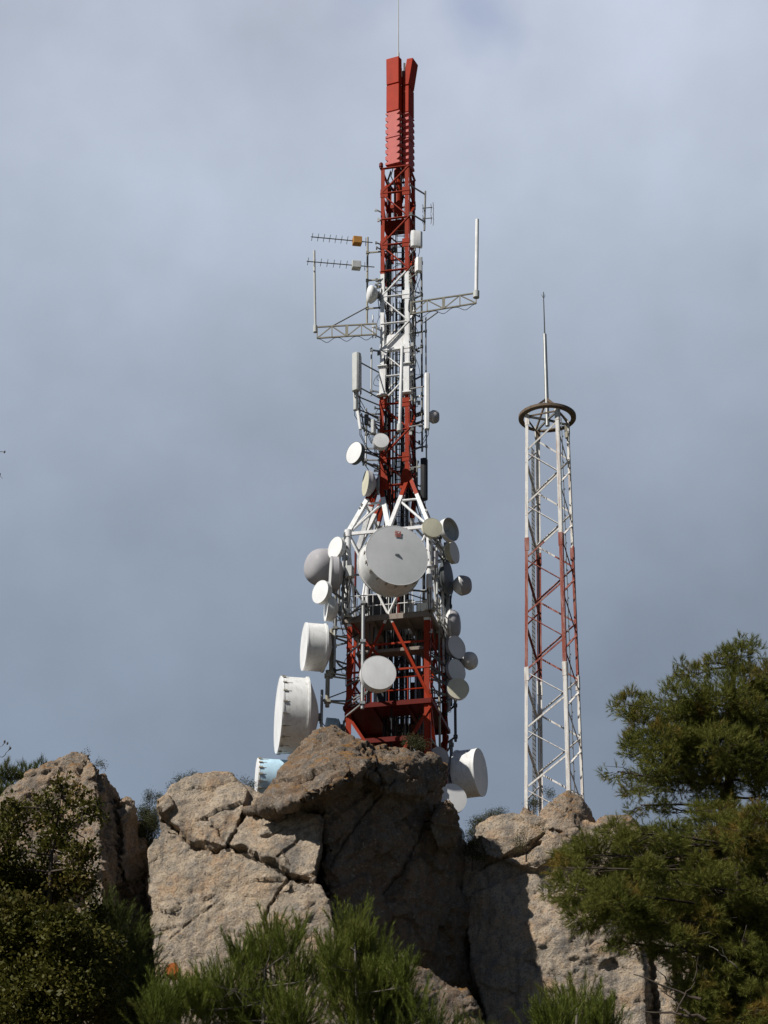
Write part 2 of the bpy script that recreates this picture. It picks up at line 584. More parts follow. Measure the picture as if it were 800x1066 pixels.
def rock(name, label, cat, chunks, mat, voxel=.062, cracks=(), disp=1.0, group=None, kind=None):
    """chunks: (front points (px, py, Y), thickness) - each the hull of a faceted block of stone;
    blocks are fused, eroded with several scales of relief and cut by cracks"""
    bmx = bmesh.new()
    for pts, back in chunks:
        b1 = bmesh.new()
        ws = [P(*p) for p in pts]
        cen = sum(ws, Vector()) / len(ws)
        for q in ws:
            b1.verts.new(q)
        for q in ws:
            qq = cen + (q - cen) * .9
            b1.verts.new((qq.x, q.y + back, qq.z))
        bmesh.ops.convex_hull(b1, input=b1.verts)
        bmesh.ops.delete(b1, geom=[v for v in b1.verts if not v.link_faces], context='VERTS')
        me = bpy.data.meshes.new('t')
        b1.to_mesh(me)
        b1.free()
        bmx.from_mesh(me)
        bpy.data.meshes.remove(me)
    me = bpy.data.meshes.new('rough')
    bmx.to_mesh(me)
    bmx.free()
    o = bpy.data.objects.new('rough', me)
    col.objects.link(o)
    r = o.modifiers.new('r', 'REMESH')
    r.mode = 'VOXEL'
    r.voxel_size = voxel
    sm = o.modifiers.new('s', 'SMOOTH')
    sm.factor = .5
    sm.iterations = 1
    for tx, st, mid in (('big', .35, .35), ('cl', .45, .5)):
        d = o.modifiers.new(tx, 'DISPLACE')
        d.texture = TEX[tx]
        d.texture_coords = 'GLOBAL'
        d.strength = st * disp
        d.mid_level = mid
    dg = bpy.context.evaluated_depsgraph_get()
    dg.update()
    m2 = bpy.data.meshes.new_from_object(o.evaluated_get(dg))
    bpy.data.objects.remove(o)
    n = len(m2.vertices)
    co = np.empty(n * 3, np.float32)
    m2.vertices.foreach_get('co', co)
    co = co.reshape(-1, 3).astype(np.float64)
    no = np.empty(n * 3, np.float32)
    m2.vertices.foreach_get('normal', no)
    no = no.reshape(-1, 3)
    front = np.clip(-no[:, 1] * 2 + .4, 0, 1)
    # fracture relief: broken faces of random offset and tilt at three sizes, on slanted bedding
    rs = np.random.default_rng(len(chunks) * 7 + n)
    lo, hi = co.min(0) - 1, co.max(0) + 1
    bed = np.array([[1, 0, .28], [0, 1, .12], [-.45, -.15, 1.6]])
    wv = np.stack([np.sin(co[:, 1] * 1.9 + co[:, 2] * 2.7), np.sin(co[:, 2] * 2.1 + co[:, 0] * 1.6), np.sin(co[:, 0] * 2.4 + co[:, 1] * 1.3)], 1) * .12
    disp_v = np.zeros(n)
    for cell, off, tilt in ((1.7, .085, .08), (.62, .030, .08), (.24, .012, .10)):
        cnt = int(np.prod((hi - lo) / cell) * 1.7)
        cnt = min(cnt, 60000)
        sd_ = (rs.uniform(0, 1, (cnt, 3)) * (hi - lo) + lo) @ bed.T
        kd = KDTree(cnt)
        for q in range(cnt):
            kd.insert(sd_[q], q)
        kd.balance()
        x = (co + wv * cell) @ bed.T
        idx = np.fromiter((kd.find(v)[1] for v in x), dtype=np.int64, count=n)
        o_ = rs.normal(0, off, cnt)
        tl = rs.normal(0, tilt, (cnt, 3))
        disp_v += np.clip(o_[idx], -1.6 * off, 1.6 * off) + np.einsum('ij,ij->i', x - sd_[idx], tl[idx])
    co += no * (disp_v * disp)[:, None]
    fine = np.fromiter((mnoise.fractal(Vector(v * 4.2), .7, 2.1, 5) for v in co), dtype=np.float64, count=n)
    co += no * (fine * .032 * max(disp, .5))[:, None]
    for poly, width, depth, Y in cracks:
        ws = [P(a, b, Y) for a, b in poly]
        best = np.full(n, 1e9)
        jit = .05 * np.sin(co[:, 0] * 9 + co[:, 2] * 5) + .04 * np.sin(co[:, 2] * 17 + 1)
        X, Z = co[:, 0] + jit, co[:, 2] + jit
        # compare along the direction one looks into the cliff, so depth differences do not shift the cut
        for a, b in zip(ws[:-1], ws[1:]):
            ab = np.array([b.x - a.x, b.z - a.z])
            L2 = ab @ ab + 1e-9
            sl = (ws[0].z - CAM.z) / Y
            Zs = Z - (co[:, 1] - Y) * sl
            t = np.clip(((X - a.x) * ab[0] + (Zs - a.z) * ab[1]) / L2, 0, 1)
            dd = np.hypot(X - a.x - t * ab[0], Zs - a.z - t * ab[1])
            best = np.minimum(best, dd)
        k = np.clip(1 - best / (width * (.55 + .45 * np.sin(co[:, 0] * 2.3 + co[:, 2] * 3.1) ** 2)), 0, 1)
        k = np.minimum(1, k * 1.6) * front * (np.abs(co[:, 1] - Y) < 3.5)
        co[:, 1] += k * depth * .75
    m2.vertices.foreach_set('co', co.astype(np.float32).ravel())
    m2.update()
    m2.materials.clear()
    m2.materials.append(mat)
    m2.polygons.foreach_set('use_smooth', [True] * len(m2.polygons))
    base = Vector((float(co[:, 0].mean()), float(co[:, 1].mean()), float(co[:, 2].min())))
    m2.transform(Matrix.Translation(-base))
    m2.name = name
    ob = bpy.data.objects.new(name, m2)
    ob.location = base
    col.objects.link(ob)
    tag(ob, label, cat, group, kind)
    return ob


rock('rock_pinnacle', 'pointed limestone pinnacle at the far left, half behind bushes, its right side dark', 'rock', [
    ([(-20, 850, 82), (25, 806, 82.4), (60, 788, 82.6), (84, 784, 82.4), (98, 793, 82.0), (104, 822, 81.2), (106, 880, 80.4), (112, 1120, 79.4), (20, 1120, 80.2), (-40, 960, 81.4)], 6),
    ([(100, 800, 82.6), (106, 822, 82.0), (112, 900, 81.6), (116, 1120, 81.0), (140, 1120, 84), (138, 880, 84), (122, 828, 84)], 3),
    ([(118, 826, 82.6), (134, 834, 83.2), (146, 850, 84.4), (150, 900, 84.6), (150, 1120, 84.6), (128, 1120, 82.2), (122, 900, 82.6)], 3),
    ([(-120, 900, 82), (-30, 850, 82), (20, 900, 81.5), (20, 1120, 81), (-120, 1120, 81)], 6),
], M['rockp'], cracks=[([(117, 826), (121, 880), (126, 960)], .16, .7, 82)])

rock('cracked_cliff', 'pale sunlit cliff block with long diagonal cracks, left of the overhanging boulder', 'rock', [
    # main face
    ([(154, 884, 82.2), (156, 940, 81.6), (162, 1012, 81.0), (164, 1120, 80.6), (340, 1120, 79.2), (250, 1030, 80.2), (338, 1010, 79.6), (338, 935, 80.0), (302, 912, 80.3), (262, 892, 80.9), (232, 886, 81.2), (195, 878, 81.7), (172, 862, 82.2)], 5),
    # upper left block
    ([(170, 826, 82.6), (192, 810, 82.8), (224, 803, 82.6), (242, 806, 82.4), (258, 822, 82.0), (254, 842, 81.5), (236, 882, 80.9), (200, 872, 81.6), (172, 852, 82.3)], 4),
    ([(163, 832, 82.4), (176, 826, 82.2), (182, 838, 82.0), (170, 846, 82.0), (162, 842, 82.3)], 1.5),
    # block under the lip
    ([(258, 846, 81.5), (238, 880, 81.0), (268, 888, 80.5), (306, 910, 80.0), (326, 916, 79.8), (335, 880, 80.0), (335, 850, 80.7), (300, 842, 81.3)], 4),
    # lower right block
    ([(272, 1030, 79.6), (276, 965, 79.7), (288, 930, 79.6), (308, 914, 79.6), (334, 922, 79.4), (346, 945, 79.2), (352, 1000, 78.9), (350, 1120, 78.4), (272, 1120, 79)], 4),
    ([(166, 838, 83.1), (250, 815, 82.6), (326, 850, 81.0), (330, 930, 80.5), (300, 1000, 80.3), (166, 1000, 81.7)], 3),
    ([(200, 850, 84.5), (330, 830, 83.5), (335, 1100, 83), (200, 1100, 84)], 4),
], M['rock'], cracks=[
    ([(160, 838), (170, 856), (184, 868), (200, 879), (222, 886), (238, 882)], .10, .7, 81.5),
    ([(236, 882), (247, 862), (259, 842)], .06, .4, 81.3),
    ([(236, 880), (262, 888), (282, 897), (304, 911), (322, 916)], .13, .9, 80.5),
    ([(304, 911), (288, 930), (276, 952), (272, 970)], .06, .4, 79.8),
    ([(182, 862), (196, 874), (206, 884)], .07, .25, 81.7),
    ([(214, 852), (228, 866), (232, 876)], .07, .25, 81.5),
    ([(270, 872), (286, 868), (296, 862)], .08, .25, 80.4),
    ([(290, 890), (304, 880), (312, 872)], .06, .2, 80.0),
    ([(176, 978), (200, 958), (232, 935)], .04, .15, 81.0),
], disp=.42)

rock('overhanging_boulder', 'huge overhanging boulder below the main mast, orange lichen on top and deep shade beneath', 'rock', [
    # sunlit upper block with the lip
    ([(252, 845, 81.6), (279, 822, 82.2), (305, 795, 82.6), (328, 760, 83.0), (345, 752, 83.0), (366, 765, 82.4), (388, 776, 81.8), (392, 792, 80.4), (372, 806, 79.0), (345, 818, 78.5), (315, 833, 79.1), (282, 843, 80.1), (300, 810, 81.6)], 5),
    # right hand top
    ([(386, 778, 81.8), (400, 774, 82.4), (436, 780, 82.8), (458, 790, 83.4), (466, 799, 83.6), (458, 816, 83.2), (440, 826, 82.4), (405, 826, 80.9), (384, 806, 80.0)], 4.5),
    # leaning wall under it, turning away to the right
    ([(338, 826, 80.6), (334, 868, 81.0), (338, 920, 81.4), (350, 990, 82.0), (364, 1110, 82.6), (400, 800, 81.6), (440, 810, 83.2), (458, 820, 84.2), (470, 880, 86.0), (498, 905, 88.0), (512, 1110, 88.8)], 4),
    ([(318, 836, 82.4), (400, 820, 83.5), (420, 1110, 84.5), (318, 1110, 83)], 4),
    ([(378, 806, 81.0), (402, 840, 81.9), (420, 880, 83.0), (462, 850, 85.0), (455, 822, 84.0), (420, 812, 82.2)], 3),
    # knob on the right edge
    ([(452, 836, 83.2), (468, 833, 83.0), (477, 845, 83.2), (470, 856, 83.4), (476, 878, 84.2), (456, 884, 83.6), (446, 856, 83.0)], 2.5),
    ([(372, 900, 82.2), (396, 905, 83.0), (432, 950, 84.8), (446, 1060, 86.2), (384, 1110, 82.4)], 3),
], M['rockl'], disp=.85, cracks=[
    ([(410, 812), (380, 846), (356, 880), (342, 905)], .07, .3, 81.4),
    ([(452, 842), (432, 880), (420, 905), (398, 930)], .08, .3, 83.2),
    ([(380, 776), (388, 796), (402, 822)], .10, .35, 81.4),
])

rock('sunlit_cliff', 'broad pale cliff face on the right with the boulder\'s rounded shadow across it', 'rock', [
    ([(478, 890, 86.8), (500, 858, 87.2), (530, 845, 87.1), (552, 850, 86.6), (600, 862, 86.4), (660, 860, 86.6), (720, 872, 86.2), (800, 880, 86), (860, 930, 86), (860, 1090, 85), (760, 1090, 84.6), (640, 1090, 84.6), (520, 1100, 85.2), (490, 1000, 86.2), (530, 960, 85.3), (600, 960, 84.6), (700, 960, 84.9)], 6),
    ([(496, 862, 86.9), (512, 850, 86.8), (536, 846, 86.6), (562, 862, 86.0), (590, 880, 85.7), (560, 905, 85.3), (505, 890, 86.1)], 3),
    ([(640, 960, 84.9), (668, 985, 84.4), (676, 1090, 84.0), (640, 1090, 84.4), (610, 1000, 85.0)], 3),
    ([(686, 990, 84.6), (702, 1000, 84.2), (708, 1090, 84.0), (690, 1090, 84.0)], 2),
], M['rockg'], cracks=[
    ([(524, 893), (545, 886), (560, 877)], .16, .8, 86.4),
    ([(500, 905), (530, 888), (548, 880), (566, 868)], .07, .4, 86.6),
    ([(678, 985), (682, 1030), (684, 1090)], .2, .8, 84.6),
], disp=.5)

rock('summit_boulder', 'rounded lichen-stained boulder at the foot of the slim red and white mast', 'rock', [
    ([(555, 866, 86.8), (562, 842, 87.0), (578, 830, 87.0), (592, 822, 87.0), (606, 829, 87.2), (613, 842, 87.4), (620, 864, 87.4), (598, 868, 86.2), (575, 862, 86.2)], 2.6),
    ([(536, 856, 87.4), (545, 838, 87.7), (556, 842, 87.5), (560, 864, 87.2)], 1.6),
    ([(576, 870, 86.0), (600, 862, 85.9), (622, 872, 86.2), (610, 890, 86.0), (580, 888, 85.9)], 1.6),
], M['rockp'], .05, disp=.5)
rock('low_boulder', 'low flat-topped boulder right of the slim mast, touching the pine', 'rock', [
    ([(620, 874, 86.7), (622, 854, 87.0), (636, 847, 87.2), (655, 849, 87.3), (672, 864, 87.2), (668, 880, 86.8), (640, 876, 86.3)], 2.2),
], M['rockp'], .05, disp=.5)
rock('lichen_slab', 'low brown slab with orange lichen at the bottom centre, below the overhanging boulder', 'rock', [
    ([(398, 1000, 75.6), (418, 992, 75.8), (446, 1006, 76.0), (482, 1032, 76.2), (506, 1066, 76.2), (520, 1110, 76), (420, 1110, 74.8), (380, 1080, 75)], 4),
    ([(340, 1015, 76.5), (400, 1000, 76), (400, 1110, 75), (330, 1110, 76)], 3),
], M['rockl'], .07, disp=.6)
rock('rusty_stone', 'small rust-orange stone at the foot of the cracked cliff, among pine tips', 'rock', [
    ([(171, 1012, 79.6), (175, 1003, 79.7), (184, 1001, 79.7), (187, 1010, 79.5), (180, 1018, 79.3)], .8),
], paint('rust_orange_stone', (.26, .075, .018), (.12, .05, .025), .6, .9, scale=6), .03, disp=.15)

# ------------------------------------------------------------------ main mast
MY = 90.0
A0 = P(414, 690, MY)
AX = A0.x


def corners(R_, z):
    out = {}
    for k, a in (('FR', 32), ('BR', 122), ('BL', 212), ('FL', 302)):
        out[k] = Vector((AX + R_ * math.sin(R(a)), MY - R_ * math.cos(R(a)), z))
    return out


R1 = 61.7 / ppm(A0)
R2 = 21.6 / ppm(P(414, 330, MY))
o1, o2 = corners(R1, 0), corners(R2, 0)


def zl(py):           # heights read off the front edge of the wide lower body
    return P(447, py, o1['FR'].y).z


def zm(py):           # heights read off the upper mast's front right leg
    return P(426, py, o2['FR'].y).z


Z0 = 29.6
ZP2, ZP1, ZB, ZT0, ZT1 = zl(727), zl(636), zl(548), zm(503), zm(172)
zc = [zm(282), zm(410), zm(521), zl(645)]


def band(z):
    return 0 if z > zc[0] else 1 if z > zc[1] else 0 if z > zc[2] else 1 if z > zc[3] else 0


BM = [M['red'], M['white']]
tower = empty('telecom_tower', (AX, MY, Z0), 'tall red and white lattice mast crowded with dishes, topped by red antenna boxes', 'radio mast')
LEV = [zm(y) for y in (172, 198, 225, 252, 279, 306, 334, 362, 389, 418, 446, 475, 503)]
order = ['FL', 'FR', 'BR', 'BL']


def leg_at(k, z):
    if z >= ZT0:
        return corners(R2, z)[k]
    if z <= ZB:
        return corners(R1, z)[k]
    t = (z - ZB) / (ZT0 - ZB)
    return corners(R1, z)[k].lerp(corners(R2, z)[k], t)


def banded(mb, p0, p1, fn):
    """split a member at the colour bands"""
    p0, p1 = Vector(p0), Vector(p1)
    cuts = [0.0, 1.0]
    for c in zc:
        if abs(p1.z - p0.z) > .01:
            t = (c - p0.z) / (p1.z - p0.z)
            if 0.02 < t < .98:
                cuts.append(t)
    cuts.sort()
    for a, b in zip(cuts[:-1], cuts[1:]):
        q0, q1 = p0.lerp(p1, a), p0.lerp(p1, b)
        mb.cur = band((q0.z + q1.z) / 2)
        fn(q0, q1)
    mb.cur = 0


def angle_iron(mb, p0, p1, da, db, w_, t_):
    """an L section whose heel runs p0-p1 with flanges towards da and db"""
    da, db = Vector(da).normalized(), Vector(db).normalized()
    mb.bar(p0 + da * (w_ / 2), p1 + da * (w_ / 2), w_, t_, da)
    mb.bar(p0 + db * (w_ / 2 + t_), p1 + db * (w_ / 2 + t_), w_, t_, db)


for i, k in enumerate(order):
    mb = MB()
    nxt, prv = order[(i + 1) % 4], order[(i - 1) % 4]
    up, lo = corners(R2, ZT1), corners(R2, ZT0 - .1)
    banded(mb, lo[k], up[k], lambda a, b: angle_iron(mb, a, b, o2[nxt] - o2[k], o2[prv] - o2[k], .175, .022))
    # splice plates
    for z in LEV[1::2]:
        mb.cur = band(z)
        c = corners(R2, z)[k]
        for dk in (nxt, prv):
            d = (o2[dk] - o2[k]).normalized()
            mb.bar(c + d * .15 - Vector((0, 0, .22)), c + d * .15 + Vector((0, 0, .22)), .34, .05, d)
    mb.cur = 0
    c0 = corners(R1, 23.0)[k]
    c1 = corners(R1, ZP1)[k]
    c2 = corners(R1, ZB + .05)[k]
    banded(mb, c0, c1, lambda a, b: angle_iron(mb, a, b, o1[nxt] - o1[k], o1[prv] - o1[k], .22, .03))
    mb.cur = 1
    mb.tube([c1, c2], .13, 14)
    mb.lathe(c1, (0, 0, 1), [(0, .24), (.05, .24)], 16)
    mb.lathe(c1.lerp(c2, .5), (0, 0, 1), [(0, .2), (.08, .2)], 16)
    mb.lathe(c2, (0, 0, 1), [(-.2, .16), (.12, .16), (.16, .1)], 16)
    mb.build('leg', BM, tower)
    # splayed struts between the mast foot and the wide body
    top = corners(R2, ZT0 + .35)[k]
    for tgt in (c2, (c2 + corners(R1, ZB + .05)[nxt]) / 2, (c2 + corners(R1, ZB + .05)[prv]) / 2):
        mb = MB()
        banded(mb, tgt, top, lambda a, b: mb.bar(a, b, .2, .16, o1[nxt] - o1[k]))
        mb.build('splayed_strut', BM, tower)
    # gusset at the mast foot
    mb = MB()
    for dk in (nxt, prv):
        d = (o2[dk] - o2[k]).normalized()
        mb.prism([top + d * -.22 + Vector((0, 0, -.55)), top + d * .45 + Vector((0, 0, -.55)), top + d * .3 + Vector((0, 0, .35)), top + Vector((0, 0, .5))], d.cross(Vector((0, 0, 1))) * .03)
    mb.build('gusset', M['red'], tower)

for i, k in enumerate(order):
    n = order[(i + 1) % 4]
    # crossbars and zigzag braces of the upper mast
    for j, z in enumerate(LEV):
        a, b = corners(R2 * .985, z)[k], corners(R2 * .985, z)[n]
        MB().bar(a, b, .035, .11).bar(a - Vector((0, 0, .04)), b - Vector((0, 0, .04)), .05, .02).build('crossbar', BM[band(z)], tower)
        if j + 1 < len(LEV):
            a2, b2 = corners(R2 * .985, LEV[j + 1])[k], corners(R2 * .985, LEV[j + 1])[n]
            p, q = (b, a2) if (j + (i % 2)) % 2 == 0 else (a, b2)
            mb = MB()
            banded(mb, p, q, lambda u, v: mb.bar(u, v, .05, .10))
            mb.build('brace', BM, tower)
    # splay frames
    zw = zm(526)
    t = (zw - ZB) / (ZT0 + .35 - ZB)
    cA, cB = corners(R1, ZB)[k].lerp(corners(R2, ZT0)[k], t), corners(R1, ZB)[n].lerp(corners(R2, ZT0)[n], t)
    mid = (corners(R1, ZB)[k] + corners(R1, ZB)[n]) / 2
    mA, mB_ = mid.lerp(corners(R2, ZT0)[k], t), mid.lerp(corners(R2, ZT0)[n], t)
    for z_ in (cA, cB, mA, mB_):
        z_.z = zw
    bA, bB = corners(R1, ZB)[k], corners(R1, ZB)[n]
    for u, v in ((cA, mA), (cB, mB_), (mA, bA), (mB_, bB)):
        MB().tube([u, v], .055, 8).build('splay_tie', M['white'], tower)
    MB().bar(bA, bB, .14, .1).build('crossbar', M['white'], tower)
    # body between ring beam and platform
    p1a, p1b = corners(R1, ZP1)[k], corners(R1, ZP1)[n]
    for u, v in ((bA, (p1a + p1b) / 2), (bB, (p1a + p1b) / 2)):
        MB().tube([u, v], .05, 8).build('brace', M['white'], tower)
    MB().tube([(bA + p1a) / 2, (bB + p1b) / 2], .05, 8).build('crossbar', M['galv'], tower)
    # red lower storey: inverted V, ties and V below the lower deck
    p2a, p2b = corners(R1, ZP2)[k], corners(R1, ZP2)[n]
    m1 = (p1a + p1b) / 2
    for u, v in ((m1, p2a), (m1, p2b)):
        mb = MB()
        banded(mb, v, u, lambda a_, b_: mb.bar(a_, b_, .10, .12))
        mb.build('brace', BM, tower)
    for f in (.36, .66):
        MB().bar(p2a.lerp(p1a, f), p2b.lerp(p1b, f), .08, .06).build('crossbar', M['red'], tower)
    MB().bar(p1a.lerp(p2b, .02), p2a.lerp(p1b, .45), .10, .06).build('brace', M['red'], tower)
    q0a, q0b = corners(R1, ZP2 - 3.2)[k], corners(R1, ZP2 - 3.2)[n]
    m0 = (q0a + q0b) / 2
    for u, v in ((p2a, m0), (p2b, m0)):
        MB().bar(u - Vector((0, 0, .35)), v, .12, .12).build('brace', M['red'], tower)
    MB().bar(q0a, q0b, .14, .12).build('crossbar', M['red'], tower)


def deck(z, mats, hole, thick, name, out_=1.04):
    """a square deck with a square hole, on a rim of channel beams"""
    mb = MB()
    A = [corners(R1 * out_, z)[k] for k in order]
    B = [corners(R1 * hole, z)[k] + Vector((.2, .3, 0)) for k in order]
    for i in range(4):
        j = (i + 1) % 4
        mb.prism([A[i], A[j], B[j], B[i]], (0, 0, -.06))
    d = mb.build(name, mats, tower)
    mb = MB()
    for i in range(4):
        mb.bar(A[i] - Vector((0, 0, thick / 2 + .063)), A[(i + 1) % 4] - Vector((0, 0, thick / 2 + .063)), .1, thick, (A[(i + 1) % 4] - A[i]).cross(Vector((0, 0, 1))))
    for f in (.3, .7):
        mb.bar(A[0].lerp(A[1], f) - Vector((0, 0, .14)), A[3].lerp(A[2], f) - Vector((0, 0, .14)), .08, .14)
    mb.build('rim_beam', mats, d)
    return d


deck(ZP1, M['plat'], .34, .2, 'platform')
deck(ZP2, M['shade_red'], .3, .16, 'platform')
deck(ZP2 - 1.5, M['shade_red'], .36, .16, 'platform', .97)
deck(zl(668), M['plat'], .55, .1, 'platform', .8)
mb = MB()
for i in range(4):
    a, b = corners(R1 * .96, ZP1)[order[i]], corners(R1 * .96, ZP1)[order[(i + 1) % 4]]
    for hgt_ in (.5, 1.0):
        mb.tube([a + Vector((0, 0, hgt_)), b + Vector((0, 0, hgt_))], .022, 6)
    for q in range(11):
        p = a.lerp(b, q / 10)
        mb.tube([p, p + Vector((0, 0, 1.0))], .016, 6)
mb.build('railing', M['white'], tower)
mb = MB()
for i in range(4):
    a, b = corners(R1 * .9, ZP2)[order[i]], corners(R1 * .9, ZP2)[order[(i + 1) % 4]]
    for hgt_ in (.55, 1.1):
        mb.tube([a + Vector((0, 0, hgt_)), b + Vector((0, 0, hgt_))], .03, 6)
    for q in range(5):
        p = a.lerp(b, q / 4)
        mb.tube([p, p + Vector((0, 0, 1.1))], .022, 6)
mb.build('railing', M['red'], tower)

# ladder with its cage hoops, cable ladder and feeder bundles inside the mast
lx, ly = AX + .12, MY + .25
mb = MB()
ztop, zbot = zm(205), Z0
for sx in (-.22, .22):
    mb.bar((lx + sx, ly, zbot), (lx + sx, ly, ztop), .05, .03)
z = zbot
while z < ztop:
    mb.bar((lx - .22, ly, z), (lx + .22, ly, z), .03, .03)
    z += .3
mb.build('ladder', M['galv'], tower)
mb = MB()
z = zbot + 2
while z < ztop:
    mb.tube([(lx + .36 * math.cos(q), ly - .36 * math.sin(q) * 1.3, z) for q in np.linspace(0, math.pi, 9)], .015, 4)
    z += 1.15
for q in np.linspace(.2, math.pi - .2, 4):
    mb.bar((lx + .36 * math.cos(q), ly - .47 * math.sin(q), zbot + 2), (lx + .36 * math.cos(q), ly - .47 * math.sin(q), ztop), .03, .012)
mb.build('ladder_cage', M['dgalv'], tower)
mb = MB()
for q in range(22):
    bx, by = AX - .55 + .052 * q + random.uniform(-.02, .02), MY + .1 + random.uniform(-.35, .45)
    pts = []
    zt_ = zm(random.choice([180, 240, 300, 300, 360, 420, 470]))
    zz = Z0
    while zz < zt_:
        pts.append((bx + random.uniform(-.015, .015), by + random.uniform(-.015, .015), zz))
        zz += 1.3
    pts.append((bx, by, zt_))
    mb.tube(pts, random.choice([.018, .025, .032]), 6)
mb.build('feeder_cables', M['dark'], tower)
mb = MB()
for kx, ky in ((.62, -.2), (.7, .05), (.76, .2), (-.55, -.45)):       # cables strapped to the legs, with loops
    zz, zt_ = zl(700), zm(random.choice([215, 250, 300]))
    pts = []
    ph = random.uniform(0, 6)
    while zz < zt_:
        f = 1.0 if zz > ZT0 else (1.9 if zz < ZB else 1.9 - .9 * (zz - ZB) / (ZT0 - ZB))
        pts.append((AX + kx * f + .05 * math.sin(zz * 1.7 + ph), MY + ky * f + .05 * math.cos(zz * 2.3 + ph), zz))
        zz += .35
    mb.tube(pts, .024, 6)
for q in range(46):                                                    # drip loops
    z = random.uniform(zl(700), zm(230))
    k = random.choice(order)
    c = leg_at(k, z)
    s_ = random.uniform(.1, .3)
    d = Vector((random.uniform(-.1, .1), random.uniform(-.1, .1), 0)) + (c - Vector((AX, MY, z))).normalized() * random.uniform(.05, .3)
    mb.tube([c + d * (t * (1 - t) * 4) + Vector((0, 0, -s_ * t * 3 - s_ * math.sin(t * math.pi))) for t in np.linspace(0, 1, 9)], .012, 5)
mb.build('strapped_cables', M['dark'], tower)
for q in range(22):                            # invented tubes, mostly dark, added to darken the inside of the wide body
    a = random.uniform(0, 6.28)
    rr = R1 * random.uniform(.25, .75)
    x, y = AX + rr * math.sin(a), MY - rr * math.cos(a)
    z0_, z1_ = random.choice([(Z0, ZP2), (ZP2, ZP1), (ZP2, ZP1), (ZP1, ZB), (Z0, ZP1), (ZP2, ZB)])
    MB().tube([(x, y, z0_), (x, y, z1_ - .05)], random.choice([.03, .05, .07]), 8).build('filler_tube', random.choice([M['dark'], M['dgrey'], M['galv'], M['dgalv'], M['shade_red']]), tower)
for dx, dy, w_, h_, m_ in ((-.9, -.5, .7, 1.3, 'dgrey'), (.3, .6, .8, 1.6, 'ltgrey'), (1.1, -.2, .6, 1.1, 'dgrey'), (-.2, 1.1, .9, 1.5, 'dome')):
    MB().box((AX + dx, MY + dy, ZP1 + h_ / 2 + .01), w_, .5, h_).build('cabinet', M[m_], tower, bevel=.02)
for dx, dy, w_, h_, m_ in ((-.5, .8, 1.0, 1.5, 'dgrey'), (.9, .9, .7, 1.8, 'shade_red'), (1.2, .2, .6, 1.2, 'dgrey')):
    MB().box((AX + dx, MY + dy, ZP2 + h_ / 2 + .01), w_, .5, h_).build('cabinet', M[m_], tower, bevel=.02)
# clamps, brackets and junction boxes that make the legs look busy
for q in range(70):
    z = random.uniform(zl(690), zm(190))
    k = random.choice(['FL', 'FR', 'FR', 'BR', 'FL'])
    c = leg_at(k, z)
    o_ = (c - Vector((AX, MY, z))).normalized()
    ln = random.uniform(.08, .32)
    mb = MB()
    mb.bar(c, c + o_ * ln + Vector((0, 0, random.uniform(-.06, .06))), .05, .04)
    mb.box(c + o_ * (ln * .9), random.uniform(.05, .14), .07, random.uniform(.06, .2))
    mb.build('clamp', random.choice([M['dgalv'], M['dgalv'], M['olive'], M['ltgrey']]), tower)
# red stacked plates inside near the top, white sheet in the white band
mb = MB()
A = corners(R2 * .86, zm(226))
mb.prism([A[k] for k in order], (0, 0, -.04))
mb.build('inner_plate', M['shade_red'], tower)
fa, fb = o2['FL'], o2['FR']
fd = (fb - fa).normalized()
fn_ = Vector((fd.y, -fd.x, 0))
zA, zB_ = zm(345), zm(363)
c = (fa + fb) / 2 + fn_ * -.12
mb = MB()
mb.box((c.x, c.y, (zA + zB_) / 2), 1.12, .05, zA - zB_, (fd, fn_, Vector((0, 0, 1))))
mb.build('sheet_panel', M['white'], tower, bevel=.01)
for k in ('FL', 'FR'):                      # wider sleeved leg boxes over the white foot of the upper band
    s_ = 1 if k == 'FL' else -1
    cc = o2[k] + fd * (.12 * s_) + fn_ * .03
    mb = MB()
    mb.box((cc.x, cc.y, (zm(380) + zm(408)) / 2), .26, .1, zm(380) - zm(408), (fd, fn_, Vector((0, 0, 1))))
    mb.box((cc.x, cc.y, zm(409)), .46, .3, .05, (fd, fn_, Vector((0, 0, 1))))
    mb.box((cc.x, cc.y, zm(379)), .42, .28, .04, (fd, fn_, Vector((0, 0, 1))))
    mb.build('leg_sleeve', M['white'], tower)
# top: aviation lamp, centre pole under the antenna boxes
MB().tube([(AX, MY, zm(215)), (AX, MY, zm(168))], .2, 16).build('centre_pole', M['red'], tower)
MB().tube([(AX, MY, zm(170)), (AX, MY, zm(62))], .11, 12).build('centre_pole', M['dgalv'], tower)
MB().lathe((AX, MY, zm(62)), (0, 0, 1), [(0, .06), (1.0, .05), (1.02, .028), (6.2, .012)], 10).build('lightning_rod', M['ltgrey'], tower)
c = corners(R2, ZT1)['FL']
MB().lathe(c + Vector((0, 0, .0)), (0, 0, 1), [(0, .07), (.1, .07), (.1, .1), (.28, .09), (.34, .04)], 14).build('warning_lamp', M['shade_red'], tower)
mb = MB()
for q in range(8):
    a = random.uniform(0, 6.28)
    mb.tube([(AX + .35 * math.cos(a), MY + .35 * math.sin(a), zm(168)), (AX + .5 * math.cos(a), MY + .5 * math.sin(a), zm(178)), (AX + .3 * math.cos(a + .4), MY + .3 * math.sin(a + .4), zm(188)), (AX + .2, MY + .1, zm(200))], .025, 6)
mb.build('feeder_cables', M['dark'], tower)
